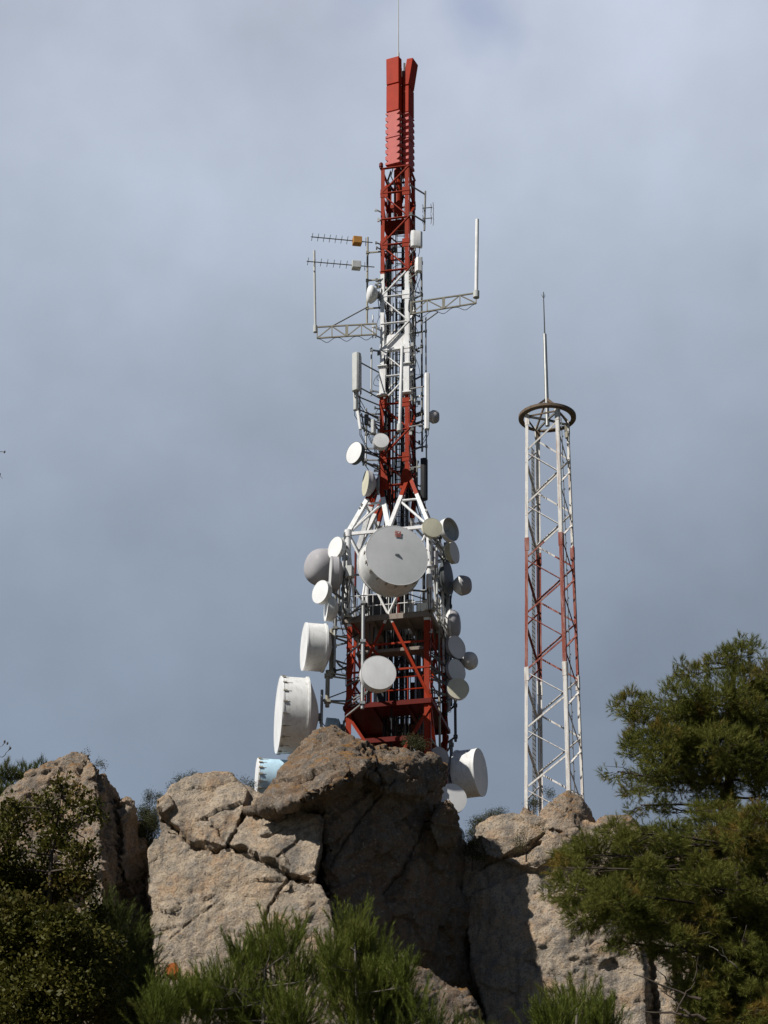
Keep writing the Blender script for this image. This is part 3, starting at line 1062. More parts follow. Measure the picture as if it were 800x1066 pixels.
# mount pipes clamped to the tower
def mount_pipe(px, y0, y1, Y, r, mat, arms=()):
    a, b = P(px, y0, Y), P(px, y1, Y)
    b = Vector((a.x, Y, b.z))
    mb = MB()
    mb.tube([a, b], r, 10)
    for f in arms:
        p = a.lerp(b, f)
        k = min(order, key=lambda q: (leg_at(q, p.z) - p).length)
        mb.bar(p, leg_at(k, p.z), .06, .06)
        mb.box(p, r * 3, r * 3, .12)
    mb.build('mount_pipe', mat, tower)


mount_pipe(378.5, 622, 738, 87.2, .075, M['galv'], (.05, .4, .95))
mount_pipe(457, 622, 800, 89.3, .05, M['olive'], (.1, .5, .9))
mount_pipe(474, 722, 772, 90.6, .06, M['dgrey'], (.25, .9))
mount_pipe(341.5, 698, 736, 88.4, .09, M['olive'], (.15, .85))
mount_pipe(345.5, 655, 706, 88.4, .085, M['olive'], (.12, .9))
mount_pipe(439, 268, 470, 90.2, .045, M['dgalv'], (.03, .2, .33, .47, .62, .8))
mount_pipe(443.5, 330, 480, 90.3, .035, M['galv'], (.1, .55, .9))
mount_pipe(383, 247, 338, 89.6, .045, M['olive'], (.18, .5, .82))
mount_pipe(381.5, 425, 485, 89.5, .04, M['galv'], (.1, .45, .7, .9))
mount_pipe(387, 362, 412, 89.4, .04, M['galv'], (.05, .9))
mount_pipe(388.5, 328, 352, 89.2, .03, M['white'], (.5,))
mount_pipe(466, 560, 740, 90.6, .07, M['galv'], (.05, .3, .6, .95))
mount_pipe(461, 590, 700, 90.2, .05, M['white'], (.1, .5, .9))
mount_pipe(470, 770, 880, 90.6, .07, M['dgalv'], (.05, .5))
mount_pipe(358, 560, 650, 88.0, .06, M['galv'], (.1, .6))
mount_pipe(463.5, 565, 745, 91.0, .055, M['dgrey'], (.1, .3, .5, .7, .9))
mount_pipe(469, 620, 735, 91.2, .05, M['dgrey'], (.1, .5, .9))
mount_pipe(455, 560, 640, 88.6, .05, M['ltgrey'], (.1, .5, .9))
mount_pipe(354, 560, 640, 88.6, .05, M['dgalv'], (.1, .5, .9))
mount_pipe(349, 640, 705, 89.0, .06, M['dgrey'], (.1, .5, .9))
mount_pipe(350, 600, 660, 88.6, .07, M['dgalv'], (.1, .5, .9))

# ------------------------------------------------------------------ antenna boxes on the mast top
GP = 'red antenna boxes on the mast top'
zs = [zm(57.5), zm(85), zm(113.5), zm(140.5), zm(168.5)]


def top_column(ang, lab, flare):
    """a stack of four radiating boxes facing azimuth ang (0 = towards the camera, + = right)"""
    n = Vector((math.sin(R(ang)), -math.cos(R(ang)), 0))
    u = Vector((-n.y, n.x, 0))
    up = Vector((0, 0, 1))
    c0 = Vector((AX, MY, 0)) + n * .42
    t = empty('antenna_column', (c0.x, c0.y, zs[4]), lab, 'antenna', GP)
    for i in range(4):
        za, zb = zs[i] - .03, zs[i + 1] + .03
        f = flare if i == 0 else 0
        ctop, cbot = c0 + n * f, c0
        mb = MB()
        w_, d_ = .36, .26
        if i < 2:
            p = []
            for c, z in ((cbot, zb), (ctop, za)):
                for x, y, k in ((-w_, -.05, 1), (w_, -.05, 1), (w_ * .9, d_, 1), (-w_ * .9, d_, 1)):
                    p.append((c.x + u.x * x + n.x * y, c.y + u.y * x + n.y * y, z + (.07 if (y > 0 and z == za) else 0) * 0))
            mb.add(p, [(3, 2, 1, 0), (4, 5, 6, 7), (0, 1, 5, 4), (1, 2, 6, 5), (2, 3, 7, 6), (3, 0, 4, 7)])
            mb.build('smooth_box', M['orange'], t, bevel=.025)
        else:
            # ribbed box: saw-tooth sides
            n_t = 4
            poly = []
            h = (za - zb) / n_t
            for k in range(n_t):
                poly += [(w_, zb + h * k), (w_, zb + h * (k + .28)), (w_ * .55, zb + h * (k + .5)), (w_, zb + h * (k + .86))]
            poly.append((w_, za))
            full = poly + [(-x, z) for x, z in reversed(poly)]
            pts = [c0 + u * x + n * -.05 + up * (z) for x, z in full]
            pts = [Vector((q.x, q.y, z)) for q, (x, z) in zip(pts, full)]
            mb.prism(pts, n * (d_ + .05))
            mb.build('ribbed_box', M['pinkred'], t)
    MB().bar(Vector((c0.x, c0.y, zs[0] + .02)) - n * .1, Vector((c0.x, c0.y, zs[4] + .02)) - n * .1, .1, .1).build('spine', M['dgalv'], t)


top_column(-24, 'front left stack of red antenna boxes on the very top of the mast', .04)
top_column(66, 'right-hand stack of red antenna boxes on the mast top, flaring outwards', .22)
top_column(156, 'rear stack of red antenna boxes hidden behind the mast top', .04)

# ------------------------------------------------------------------ dishes
GD = 'dish antennas on the main mast'


def dish(px, py, D, az, Y, L, style, face, side, label, tilt=0, name='dish_antenna', cap=.22, mount=True, leg=None, group=GD, logo=False):
    c = P(px, py, Y)
    k = ppm(c)
    D, L = D / k, L / k
    r = D / 2
    n = Vector((math.sin(R(az)) * math.cos(R(tilt)), -math.cos(R(az)) * math.cos(R(tilt)), math.sin(R(tilt)))).normalized()
    back = -n
    cone = cap * D
    hub = c + back * (L + cone)
    t = empty(name, hub, label, 'dish antenna', group)
    if style == 'dome':
        MB().lathe(c, n, [(0, r)] + [(math.sin(q) * L * 1.15, r * math.cos(q) ** .6) for q in np.linspace(.06, 1.5, 12)], 48).build('radome', face, t, 60)
        MB().lathe(c, back, [(-.01, r * .99), (0.0, r * 1.025), (.06, r * 1.025), (.08, r)], 48, False, False).build('rim', side, t)
        prof = [(.08, r * .99)] + [(.08 + cone * (1 - (1 - f) ** 1.7), r * (1 - f) + .12 * f) for f in np.linspace(.12, 1, 9)]
        MB().lathe(c, back, prof, 48).build('reflector', side, t, 60)
        hub = c + back * (.08 + cone)
    elif style == 'open':
        prof = [(0, r), (0, r * .97), (L * .75, r * .95), (L + cone * .5, r * .55), (L + cone * .7, r * .1)]
        MB().lathe(c, back, prof, 48, False, True).build('reflector', face, t, 30)
        prof = [(0, r * 1.02), (-.0, r * 1.0)]
        MB().lathe(c, back, [(0, r), (.0, r * 1.03), (.05, r * 1.03), (.05, r * 1.005), (L, r * 1.005), (L + cone, r * .25)], 48, False, True).build('shroud', side, t, 30)
        MB().tube([c + back * (L + cone * .6), c + back * (L * .25)], .03, 8).build('feed', M['ltgrey'], t)
    else:
        bul = .012 * D
        MB().lathe(c, n, [(0, r * .985), (bul * .6, r * .7), (bul * .9, r * .35), (bul, .02)], 56).build('radome', face, t, 60)
        MB().lathe(c, back, [(-.003, r * .985), (-.003, r * 1.012), (.06, r * 1.015), (.075, r * 1.0)], 56, False, False).build('rim', side if L * k < 15 else M['radome'], t)
        sh = MB().lathe(c, back, [(.06, r), (L * .98, r)], 56, False, False)
        if L * k > 14:
            sh.lathe(c, back, [(L - .08, r * 1.0), (L - .08, r * 1.035), (L, r * 1.035), (L, r)], 56, False, False)
        s_ = sh.build('shroud', side, t, 30)
        if L * k > 25:                     # clips and bolts round the rim with their rust runs
            u = n.cross(Vector((0, 0, 1))).normalized()
            v = u.cross(n)
            clips = []
            for q in range(20):
                a = 2 * math.pi * q / 20
                d = u * math.cos(a) + v * math.sin(a)
                cl_ = MB()
                cl_.box(c + back * .10 + d * (r + .03), .07, .16, .05, (u * -math.sin(a) + v * math.cos(a), n, d))
                cl_.bar(c + back * .14 + d * (r + .006), c + back * random.uniform(.25, .45) + d * (r + .006), .022, .012, u * -math.sin(a) + v * math.cos(a))
                cl_.build('clip', M['clip'], s_)
        prof = [(L * .99, r * .98)] + [(L + cone * (1 - (1 - f) ** 1.5), r * (1 - f) + .13 * f) for f in np.linspace(.1, 1, 8)]
        MB().lathe(c, back, prof, 48).build('reflector', side if style != 'dark' else M['dgrey'], t, 60)
        if logo:
            u = Vector((-n.y, n.x, 0)).normalized()
            v = n.cross(u)
            v = v if v.z > 0 else -v
            q = c + v * (r * .72) + n * (bul + .012) + u * (r * .02)
            mb = MB()
            s2 = .13
            mb.prism([q + u * x * s2 + v * y * s2 for x, y in ((-1, -1), (1, -1), (1, -.62), (-1, -.62))], n * .008)
            mb.prism([q + u * x * s2 + v * y * s2 for x, y in ((-1, -.45), (1, -.45), (1, -.1), (.2, .25), (-.1, -.05), (-1, .0))], n * .008)
            mb.prism([q + u * x * s2 + v * y * s2 for x, y in ((.35, .2), (1, .05), (1, 1), (.7, 1))], n * .008)
            mb.prism([q + u * x * s2 + v * y * s2 for x, y in ((-1, .15), (-.2, .15), (.1, .45), (.1, .6), (-1, .6))], n * .008)
            mb.prism([q + u * x * s2 + v * y * s2 for x, y in ((-1, .78), (.5, .78), (.5, 1), (-1, 1))], n * .008)
            mb.build('logo', M['logo'], t)
            MB().box(c + n * (bul + .006), .17, .05, .08).build('centre_cap', M['dgrey'], t)
    if mount:
        pole = hub + back * .14
        hl = min(max(.28, D * .42), 1.2)
        mb = MB()
        mb.tube([pole - Vector((0, 0, hl)), pole + Vector((0, 0, hl))], .045 if D < 1.2 else .06, 10)
        mb.build('mount_pipe', M['galv'], t)
        mb = MB()
        mb.box(hub + back * .03, .18, .24, .26)
        mb.box(hub + back * .1 + Vector((0, 0, -.2)), .1, .18, .1)
        mb.build('mount_box', M['dgalv'], t)
        lk = leg or min(order, key=lambda q: (leg_at(q, pole.z) - pole).length)
        for dz in (-hl * .6, hl * .6):
            mb = MB()
            p = pole + Vector((0, 0, dz))
            mb.bar(p, leg_at(lk, p.z), .06, .06)
            mb.bar(p + Vector((0, 0, .02)), leg_at(lk, p.z + dz * .6), .04, .04)
            mb.build('mount_arm', M['dgalv'], t)
        if D > 1.6:
            u = n.cross(Vector((0, 0, 1))).normalized()
            mb = MB()
            e = c + back * (L * .95) + u * (r * (.9 if (u.x > 0) == (n.x < 0) else -.9))
            mb.tube([e, pole + u * .1], .03, 6)
            mb.build('side_strut', M['galv'], t)
    # feed cable
    mb = MB()
    a = hub
    b = leg_at(min(order, key=lambda q: (leg_at(q, a.z) - a).length), a.z - .6)
    mb.tube([a.lerp(b, f) + Vector((0, 0, -.35 * math.sin(f * math.pi))) for f in np.linspace(0, 1, 8)], .018, 5)
    mb.build('cable', M['dark'], t)
    return t


rd, gr, cr, sh, du = M['radome'], M['gradome'], M['cream'], M['shroud'], M['dull']
dish(413.5, 578, 67, 16, 85.7, 31, 'drum', gr, sh, 'largest front-facing grey drum dish with a small red logo, middle of the mast', logo=True, cap=.16)
dish(394.3, 700, 37, 9, 86.3, 12, 'drum', rd, sh, 'round white dish on a vertical pipe in front of the red lower storey', cap=.12)
dish(349, 570, 23.5, -50, 88.0, 5, 'flat', rd, sh, 'tilted white dish left of the white body, just above the grey domed one')
dish(336, 591, 40, -58, 89.6, 15, 'dome', M['dome'], M['dome'], 'bulging grey domed dish sticking out left of the mast', cap=.12)
dish(344, 597.5, 37, -84, 87.4, 8, 'drum', sh, M['dome'], 'grey dish seen edge-on directly right of the grey domed dish', cap=.16)
dish(333.4, 616, 25, -47, 86.8, 6, 'flat', rd, sh, 'bright white oval dish right under the grey domed dish')
dish(339.5, 633.5, 26.5, -79, 87.2, 7, 'flat', rd, sh, 'narrow white dish seen from the side, above the shorter left drum')
dish(316.5, 673, 50, -79, 88.0, 22, 'drum', rd, sh, 'shorter white drum dish on the left, second from the bottom of the left side', cap=.14)
dish(290, 744, 80, -81, 88.4, 29, 'drum', rd, sh, 'biggest white drum dish facing left, with rusty clips, above the blue one', cap=.16)
dish(267, 813, 47, -82, 89.4, 40, 'drum', rd, M['blue'], 'pale blue drum dish half hidden behind the rocks, lowest on the left', cap=.14)
dish(340, 757, 20, -80, 89.4, 12, 'drum', M['blue'], M['blue'], 'small pale blue drum peeping over the lichen-topped boulder', cap=.14)
dish(368.6, 471.2, 24, -47, 88.6, 5, 'dark', rd, M['dgrey'], 'cream-white oval dish standing out left of the red upper mast')
dish(397, 458.3, 16.5, 6, 88.2, 8, 'flat', rd, sh, 'small round white dish on the front of the red upper mast')
dish(380.5, 503, 27, -74, 88.8, 5, 'flat', cr, M['dome'], 'narrow cream dish seen from the side, left of the mast foot')
dish(386, 306.5, 19, -82, 89.4, 3.5, 'dome', rd, sh, 'small white domed dish beside the left truss arm', cap=.3)
dish(450.5, 549, 21.5, 14, 86.9, 5, 'flat', cr, cr, 'cream round dish at the upper right corner of the white body')
dish(469.8, 551, 25, 48, 88.0, 6, 'open', M['ltgrey'], sh, 'open hollow white dish facing right, beside the upper cream one')
dish(473.5, 575, 23.5, 63, 89.2, 5, 'flat', M['gradome'], cr, 'grey dish with a pale rim, below the open hollow dish')
dish(467.5, 601, 36, 72, 89.6, 4, 'dark', M['shade_grey'], M['dgrey'], 'dark grey shaded dish seen edge-on right of the big central drum')
dish(481, 609.5, 21, 80, 89.9, 9, 'dome', M['dome'], sh, 'small round domed dish furthest out on the upper right', cap=.35)
dish(470.5, 650, 31, 82, 89.8, 8, 'dome', M['dome'], sh, 'grey domed dish with white rim on the right, level with the platform', cap=.22)
dish(475.8, 673.5, 25, 42, 89.2, 4, 'flat', gr, M['dome'], 'grey oval dish in shade, upper of the two stacked on the right')
dish(475.8, 698, 25, 42, 89.0, 4, 'flat', gr, M['dome'], 'grey oval dish in shade, partly covered by the cream dish below it')
dish(489, 688, 19, 62, 90.4, 7, 'dome', sh, sh, 'small white ball-shaped dish furthest out on the lower right', cap=.3)
dish(477.3, 716.5, 23, 8, 88.4, 6, 'flat', cr, sh, 'cream round dish, lowest of the column on the right side')
dish(500.5, 804, 50, 70, 89.4, 24, 'drum', gr, sh, 'white drum dish facing right, low beside the overhanging boulder', cap=.14)
dish(470.5, 831, 32, 12, 88.4, 7, 'flat', rd, sh, 'white dish at the lower right, cut off by the dark boulder edge')
dish(476, 869, 19, 30, 90.6, 10, 'flat', M['blue'], M['dome'], 'blue-grey dish deep behind the rocks, lowest on the right')
dish(458, 788, 22, 28, 88.2, 4, 'flat', M['dome'], M['dome'], 'grey dish just behind the top right edge of the overhanging boulder')
dish(452, 434, 14, 88, 90.2, 5, 'dome', M['dome'], sh, 'tiny grey dish behind the white panel antenna right of the mast', cap=.3)

# ------------------------------------------------------------------ other antennas on the mast
def arm_link(mb, p, th=.05):
    k = min(order, key=lambda q: (leg_at(q, p.z) - p).length)
    mb.bar(p, leg_at(k, p.z), th, th)


def truss_arm(x0, yt0, yb0, x1, yt1, yb1, Y, label, stay, mid):
    """a horizontal lattice outrigger: two chords a side, posts and diagonals"""
    a, b = P(x0, yt0, Y), P(x1, yt1, Y)
    a2, b2 = P(x0, yb0, Y), P(x1, yb1, Y)
    t = empty('truss_arm', a2, label, 'antenna arm', 'lattice arms of the main mast')
    MB().bar(a, b, .055, .07).build('top_chord', M['olive'], t)
    MB().bar(a2, b2, .055, .07).build('bottom_chord', M['olive'], t)
    nb = 4
    for q in range(nb + 1):
        f = q / nb
        w_ = .13 if q == mid else .05
        MB().bar(a.lerp(b, f), a2.lerp(b2, f), w_, .09, (1, 0, 0)).build('post', M['olive'], t)
        if q < nb:
            g = (q + 1) / nb
            p, r_ = (a.lerp(b, f), a2.lerp(b2, g)) if q % 2 else (a2.lerp(b2, f), a.lerp(b, g))
            MB().bar(p, r_, .045, .04).build('diagonal', M['olive'], t)
    s0, s1 = P(*stay[0], Y), P(*stay[1], Y)
    MB().tube([s0, s1], .03, 6).build('stay', M['dgalv'], t)
    mb = MB()
    pts = []
    for f in np.linspace(0, 1, 33):
        p = a2.lerp(b2, f)
        pts.append(p + Vector((0, -.03, -.06 - .22 * abs(math.sin(f * math.pi * 3)) ** 3)))
    mb.tube(pts, .014, 5)
    mb.build('cable', M['dark'], t)
    return t


truss_arm(392, 337, 348, 330.5, 340.5, 352, 88.9, 'left lattice arm of the mast, carrying a thin white whip at its end', ((384, 319), (347, 339)), 2)
truss_arm(428, 315, 327, 496, 305, 315.5, 88.6, 'right lattice arm of the mast, carrying a thick bright white whip', ((456, 325), (441, 336)), 2)


def whip(px0, py0, px1, py1, Y, r, label, mat):
    a, b = P(px0, py0, Y), P(px1, py1, Y)
    t = empty('whip_antenna', a, label, 'whip antenna', 'white whip antennas')
    d = (b - a)
    MB().tube([a + d * .06, b], r, 12).build('radome_tube', mat, t)
    MB().tube([a - d * .01, a + d * .07], r * 1.7, 12).build('base_clamp', M['ltgrey'], t)
    return t


whip(328.5, 345, 327.3, 261, 88.9, .055, 'thin white whip standing on the end of the left arm', M['ltgrey'])
whip(496, 309, 497, 228.5, 88.6, .085, 'thick bright white whip standing on the end of the right arm', M['white'])
whip(416.3, 448, 419, 361, 88.2, .075, 'white tube on the front face of the mast, below the white sheet', M['white'])


def yagi(px0, py0, px1, py1, Y, bx, boxmat, label):
    a, b = P(px0, py0, Y), P(px1, py1, Y + .6)
    t = empty('yagi_antenna', b, label, 'yagi antenna', 'yagi antennas on the left pole')
    MB().tube([a, b], .026, 6).build('boom', M['dgalv'], t)
    d = (b - a).normalized()
    side = d.cross(Vector((0, 0, 1))).normalized()
    for q in range(9):
        f = .02 + q * .095
        p = a.lerp(b, f)
        MB().tube([p - side * .17 - Vector((0, 0, .1)), p + side * .17 + Vector((0, 0, .1))], .014, 5).build('element', M['dgalv'], t)
    p = a.lerp(b, (bx - px0) / (px1 - px0))
    MB().box(p, .4, .34, .36, (d, side, side.cross(d))).build('driver_box', boxmat, t, bevel=.02)
    p = a.lerp(b, (bx + 9 - px0) / (px1 - px0))
    MB().tube([p - Vector((0, 0, .22)), p + Vector((0, 0, .22))], .016, 5).build('reflector_rod', M['dgalv'], t)


yagi(324, 246.5, 388, 252.5, 88.6, 372, M['ochre'], 'upper yagi antenna with an orange box, left of the red mast top')
yagi(319.5, 272, 390, 278, 88.6, 371, M['ltgrey'], 'lower yagi antenna with a grey box, left of the red mast top')


def panel(px, y0, y1, wpx, Y, az, mat, label, dep=.16, name='panel_antenna', cat='panel antenna', grp='panel antennas and radio boxes', tails=True, lean=0):
    a, b = P(px, y0, Y), P(px + lean, y1, Y)
    k = ppm(a)
    w_ = wpx / k
    b = Vector((b.x, a.y, b.z))
    n = Vector((math.sin(R(az)), -math.cos(R(az)), 0))
    u = Vector((-n.y, n.x, 0))
    t = empty(name, b, label, cat, grp)
    up = (a - b).normalized()
    mb = MB()
    c = (a + b) / 2
    L = (a - b).length
    prof = [(-w_ / 2, -dep / 2), (w_ / 2, -dep / 2), (w_ / 2, dep * .2), (w_ * .32, dep / 2), (-w_ * .32, dep / 2), (-w_ / 2, dep * .2)]
    mb.prism([b + u * x + n * y for x, y in prof], a - b)
    mb.build('cover', mat, t, bevel=.012)
    mb = MB()
    pole = c - n * (dep / 2 + .22)
    mb.tube([pole - up * (L * .5), pole + up * (L * .5)], .035, 8)
    mb.build('mount_pipe', M['dgalv'], t)
    for f in (-.34, .34):
        mb = MB()
        p = c + up * (L * f)
        mb.bar(p - n * dep / 2, p - n * (dep / 2 + .24), .09, .05)
        q = pole + up * (L * f)
        arm_link(mb, q, .045)
        mb.build('bracket', M['dgalv'], t)
    if tails:
        mb = MB()
        for s_ in (-.25, .25):
            p = b + u * (w_ * s_)
            q = leg_at(min(order, key=lambda q_: (leg_at(q_, p.z) - p).length), p.z - .8)
            mb.tube([p, p - Vector((0, 0, .25)), p.lerp(q, .4) - Vector((0, 0, .45)), q], .016, 5)
        mb.build('cable', M['dark'], t)
    return t


panel(371, 368, 407, 8.5, 88.3, -35, M['ltgrey'], 'tall light grey panel antenna hanging left of the white band', .26)
panel(370.5, 407.5, 427, 5, 88.5, -35, M['ltgrey'], 'short grey radio unit hanging right under the tall left panel', .18, 'radio_unit', 'radio unit')
panel(372.5, 428, 447, 3.5, 88.4, -40, M['white'], 'thin white stick antenna below the left panel, leaning a little', .09, lean=3)
panel(381.5, 432, 442, 4, 88.9, -30, M['dgrey'], 'small dark grey box on the pipe left of the red upper mast', .16, 'radio_unit', 'radio unit')
panel(388.5, 437, 451, 4, 88.6, -20, M['ltgrey'], 'slim pale box hugging the left leg of the red upper mast', .14, 'radio_unit', 'radio unit')
panel(444.8, 389, 447, 5, 88.6, 10, M['white'], 'long slim white panel antenna on the right of the upper mast', .22)
panel(434, 241, 257, 12, 88.2, 12, M['white'], 'square white radio box on the right leg of the red mast top', .2, 'radio_unit', 'radio unit')
panel(436.3, 269, 283, 7, 88.4, 20, M['white'], 'narrow white radio box under the square one on the right leg', .26, 'radio_unit', 'radio unit')
panel(411, 255, 262, 5, 89.6, 20, M['dgrey'], 'dark radio box inside the red mast top lattice', .2, 'radio_unit', 'radio unit', tails=False)
panel(404.5, 272, 292, 6, 89.9, -20, M['dgrey'], 'dark grey radio unit inside the mast where red turns white', .25, 'radio_unit', 'radio unit')
panel(442, 478, 520, 7.5, 89.0, 65, M['dark'], 'black panel antenna hanging right of the mast foot', .24)
panel(364, 590, 601, 9, 87.2, -10, M['ltgrey'], 'pale grey equipment box on the left corner of the white body', .3, 'radio_unit', 'radio unit')
panel(447, 598, 612, 5.5, 87.0, 12, M['white'], 'slim white box on the right corner of the white body', .2, 'radio_unit', 'radio unit')
panel(380, 628, 638, 6, 87.6, 20, M['dgrey'], 'small dark rounded unit standing on the platform edge', .22, 'radio_unit', 'radio unit')
panel(453, 575, 590, 6, 88.0, 30, M['dome'], 'grey box tucked behind the right column of dishes', .3, 'radio_unit', 'radio unit')


def dipole_array():
    Y = 89.6
    a, b = P(443, 199, Y), P(442, 240, Y)
    b = Vector((b.x, Y, b.z))
    t = empty('dipole_antenna', b, 'dark folded dipole array on a stub pole right of the red mast top', 'dipole antenna')
    MB().tube([a, b], .045, 8).build('pole', M['dgalv'], t)
    mb = MB()
    for y in (202.5, 231.5):
        p = Vector((a.x, Y, P(443, y, Y).z))
        q = leg_at('FR', p.z + .3)
        mb.bar(p, Vector((q.x, q.y, p.z + .28)), .06, .05)
    mb.build('bracket', M['dgalv'], t)
    for y in (218, 229):
        z = P(443, y, Y).z
        mb = MB()
        mb.tube([(a.x - .14, Y - .1, z), (a.x + .32, Y - .1, z + .05)], .025, 6)
        mb.build('boom', M['dgalv'], t)
        for dx, hh in ((-.14, .22), (.24, .26), (.34, .34)):
            mb = MB()
            x = a.x + dx
            mb.tube([(x + .03 * math.cos(q), Y - .1 + .03, z + hh * math.sin(q)) for q in np.linspace(-1.5, 1.5, 6)], .016, 5)
            mb.build('dipole', M['dgalv'], t)


dipole_array()

# ------------------------------------------------------------------ slim lattice mast on the right
TY = 88.6
B0, T0 = P(577.5, 826, TY), P(570, 436, TY)
r0, r1 = 34.8 / ppm(B0), 25.4 / ppm(T0)
zb0, zt0 = B0.z, T0.z


def lc(k, z):
    f = (z - zb0) / (zt0 - zb0)
    r = r0 + (r1 - r0) * f
    cx = B0.x + (T0.x - B0.x) * f
    a = R({'N': 23, 'R': 113, 'B': 203, 'L': 293}[k])
    return Vector((cx + r * math.sin(a), TY - r * math.cos(a), z))


def zw_(py):
    return P(588, py, lc('N', (zb0 + zt0) / 2).y).z


lat = empty('lattice_mast', (B0.x, TY, zb0 - 4.5), 'slim square lattice mast in faded red and white, ringed top with lightning rod', 'lattice mast')
cut = [zw_(560), zw_(696)]
LM = [M['white2'], M['wred']]


def lband(z):
    return 1 if cut[1] < z < cut[0] else 0


def lbuild(name, p0, p1, fn):
    mb = MB()
    ts = [0, 1] + [t for t in ((c - p0.z) / (p1.z - p0.z) for c in cut if abs(p1.z - p0.z) > .01) if .02 < t < .98]
    ts.sort()
    for a, b in zip(ts[:-1], ts[1:]):
        q0, q1 = p0.lerp(p1, a), p0.lerp(p1, b)
        mb.cur = lband((q0.z + q1.z) / 2)
        fn(mb, q0, q1)
    return mb.build(name, LM, lat)


lo_ = ['L', 'N', 'R', 'B']
zL0 = zb0 - 5.5
for i, k in enumerate(lo_):
    n_, p_ = lo_[(i + 1) % 4], lo_[(i - 1) % 4]
    d1, d2 = lc(n_, zb0) - lc(k, zb0), lc(p_, zb0) - lc(k, zb0)
    lbuild('leg', lc(k, zL0), lc(k, zt0), lambda mb, a, b: angle_iron(mb, a, b, d1, d2, .135, .018))
    for c in cut + [zt0 - .25]:                      # bolted splice plates
        mb = MB()
        q = lc(k, c)
        for d in (d1, d2):
            dn = d.normalized()
            mb.bar(q + dn * .09 - Vector((0, 0, .3)), q + dn * .09 + Vector((0, 0, .3)), .17, .05, dn)
        mb.build('splice_plate', M['white2'] if c != cut[0] else M['wred'], lat)
pitch = zw_(480) - zw_(536)
half = pitch / 2
for i, k in enumerate(lo_):
    n_ = lo_[(i + 1) % 4]
    # zigzag: nodes on leg k and on the next leg, half a panel apart
    z = zt0 - (.55 if i in (0, 2) else 1.1)
    node = 0
    kk = [n_, k] if i in (0, 2) else [k, n_]
    zz = z
    s_ = 0
    while zz - half > zL0 + .2:
        a, b = lc(kk[s_ % 2], zz), lc(kk[(s_ + 1) % 2], zz - half)
        ctr = (lc(k, zz) + lc(n_, zz)) / 2
        inw = Vector((B0.x, TY, ctr.z)) - ctr
        inw.z = 0
        inw.normalize()
        lbuild('brace', a, b, lambda mb, u, v: (mb.bar(u + inw * .06, v + inw * .06, .10, .03, inw) if s_ % 2 else mb.bar(u + inw * .03, v + inw * .03, .03, .07, inw)))
        zz -= half
        s_ += 1
# ladder up the inside of the right face, fine cable mesh by the left one
mb = MB()
a0, a1 = lc('N', zL0).lerp(lc('R', zL0), .55), lc('N', zt0).lerp(lc('R', zt0), .55)
ins = Vector((-.12, .12, 0))
dr = (lc('R', zb0) - lc('N', zb0)).normalized()
mb.tube([a0 + ins, a1 + ins], .02, 5)
q = 0.0
Ln = (a1 - a0).length
sgn = 1
while q < Ln:
    p = a0.lerp(a1, q / Ln) + ins
    mb.tube([p, p + dr * (.16 * sgn) + Vector((0, 0, .02)), p + dr * (.16 * sgn) + Vector((0, 0, .09))], .016, 5)
    sgn = -sgn
    q += .32
mb.build('step_bolts', M['dgalv'], lat)
mb = MB()
for f in (.55, .62, .69, .76):
    mb.tube([lc('L', zL0).lerp(lc('B', zL0), f), lc('L', zt0 - 1.2).lerp(lc('B', zt0 - 1.2), f)], .016, 5)
q = zL0
while q < zt0 - 1.2:
    mb.bar(lc('L', q).lerp(lc('B', q), .53), lc('L', q).lerp(lc('B', q), .78), .02, .015)
    q += .2
mb.build('cable_ladder', M['dgalv'], lat)
# ring
cc = Vector((T0.x, TY, zt0))
ro, ri = 29.6 / ppm(T0), 24.5 / ppm(T0)
mb = MB()
mb.lathe(cc, (0, 0, 1), [(-.02, ri), (-.02, ro), (.0, ro + .015), (.12, ro + .015), (.12, ro), (.0, ro - .02), (.0, ri)], 56, False, False)
mb.build('top_ring', M['rust'], lat, 30)
for i, k in enumerate(lo_):
    p = lc(k, zt0)
    MB().bar(Vector((p.x, p.y, zt0 - .1)), Vector((cc.x, cc.y, zt0 - .05)), .09, .07).build('ring_spoke', M['dgalv'], lat)
    MB().bar(Vector((p.x, p.y, zt0 + .02)), Vector((cc.x, cc.y, zt0 + 1.0)), .09, .06).build('ring_stay', M['rust'], lat)
    q = lc(lo_[(i + 1) % 4], zt0)
    MB().bar(p - Vector((0, 0, .12)), q - Vector((0, 0, .12)), .06, .05).build('top_tie', M['rust'], lat)
zr1, zr2 = P(568, 348, TY).z, P(567, 304, TY).z
mb = MB()
mb.tube([cc - Vector((0, 0, .35)), Vector((cc.x, cc.y, zr1))], .095, 14, .08)
mb.lathe(Vector((cc.x, cc.y, zt0)), (0, 0, 1), [(.6, .17), (.68, .17)], 14)
mb.build('rod_tube', M['galv'], lat)
mb = MB()
mb.tube([(cc.x, cc.y, zr1), (cc.x, cc.y, zr2)], .03, 8, .02)
for q in range(4):
    a = q * math.pi / 2 + .4
    mb.tube([(cc.x, cc.y, zr2 - .35), (cc.x + .1 * math.cos(a), cc.y + .1 * math.sin(a), zr2 - .15)], .01, 4)
mb.build('lightning_rod', M['dgrey'], lat)
p = lc('R', zt0 - .2)
mb = MB()
mb.box(p + Vector((-.1, -.05, -.1)), .22, .2, .3)
mb.lathe(p + Vector((-.1, -.05, -.55)), (0, 0, 1), [(0, .1), (.28, .12)], 12)
mb.build('lamp_housing', M['olive'], lat)
p = lc('B', zt0 - .15)
MB().box(p + Vector((.05, -.05, -.2)), .2, .2, .5).build('lamp_housing', M['rust'], lat)

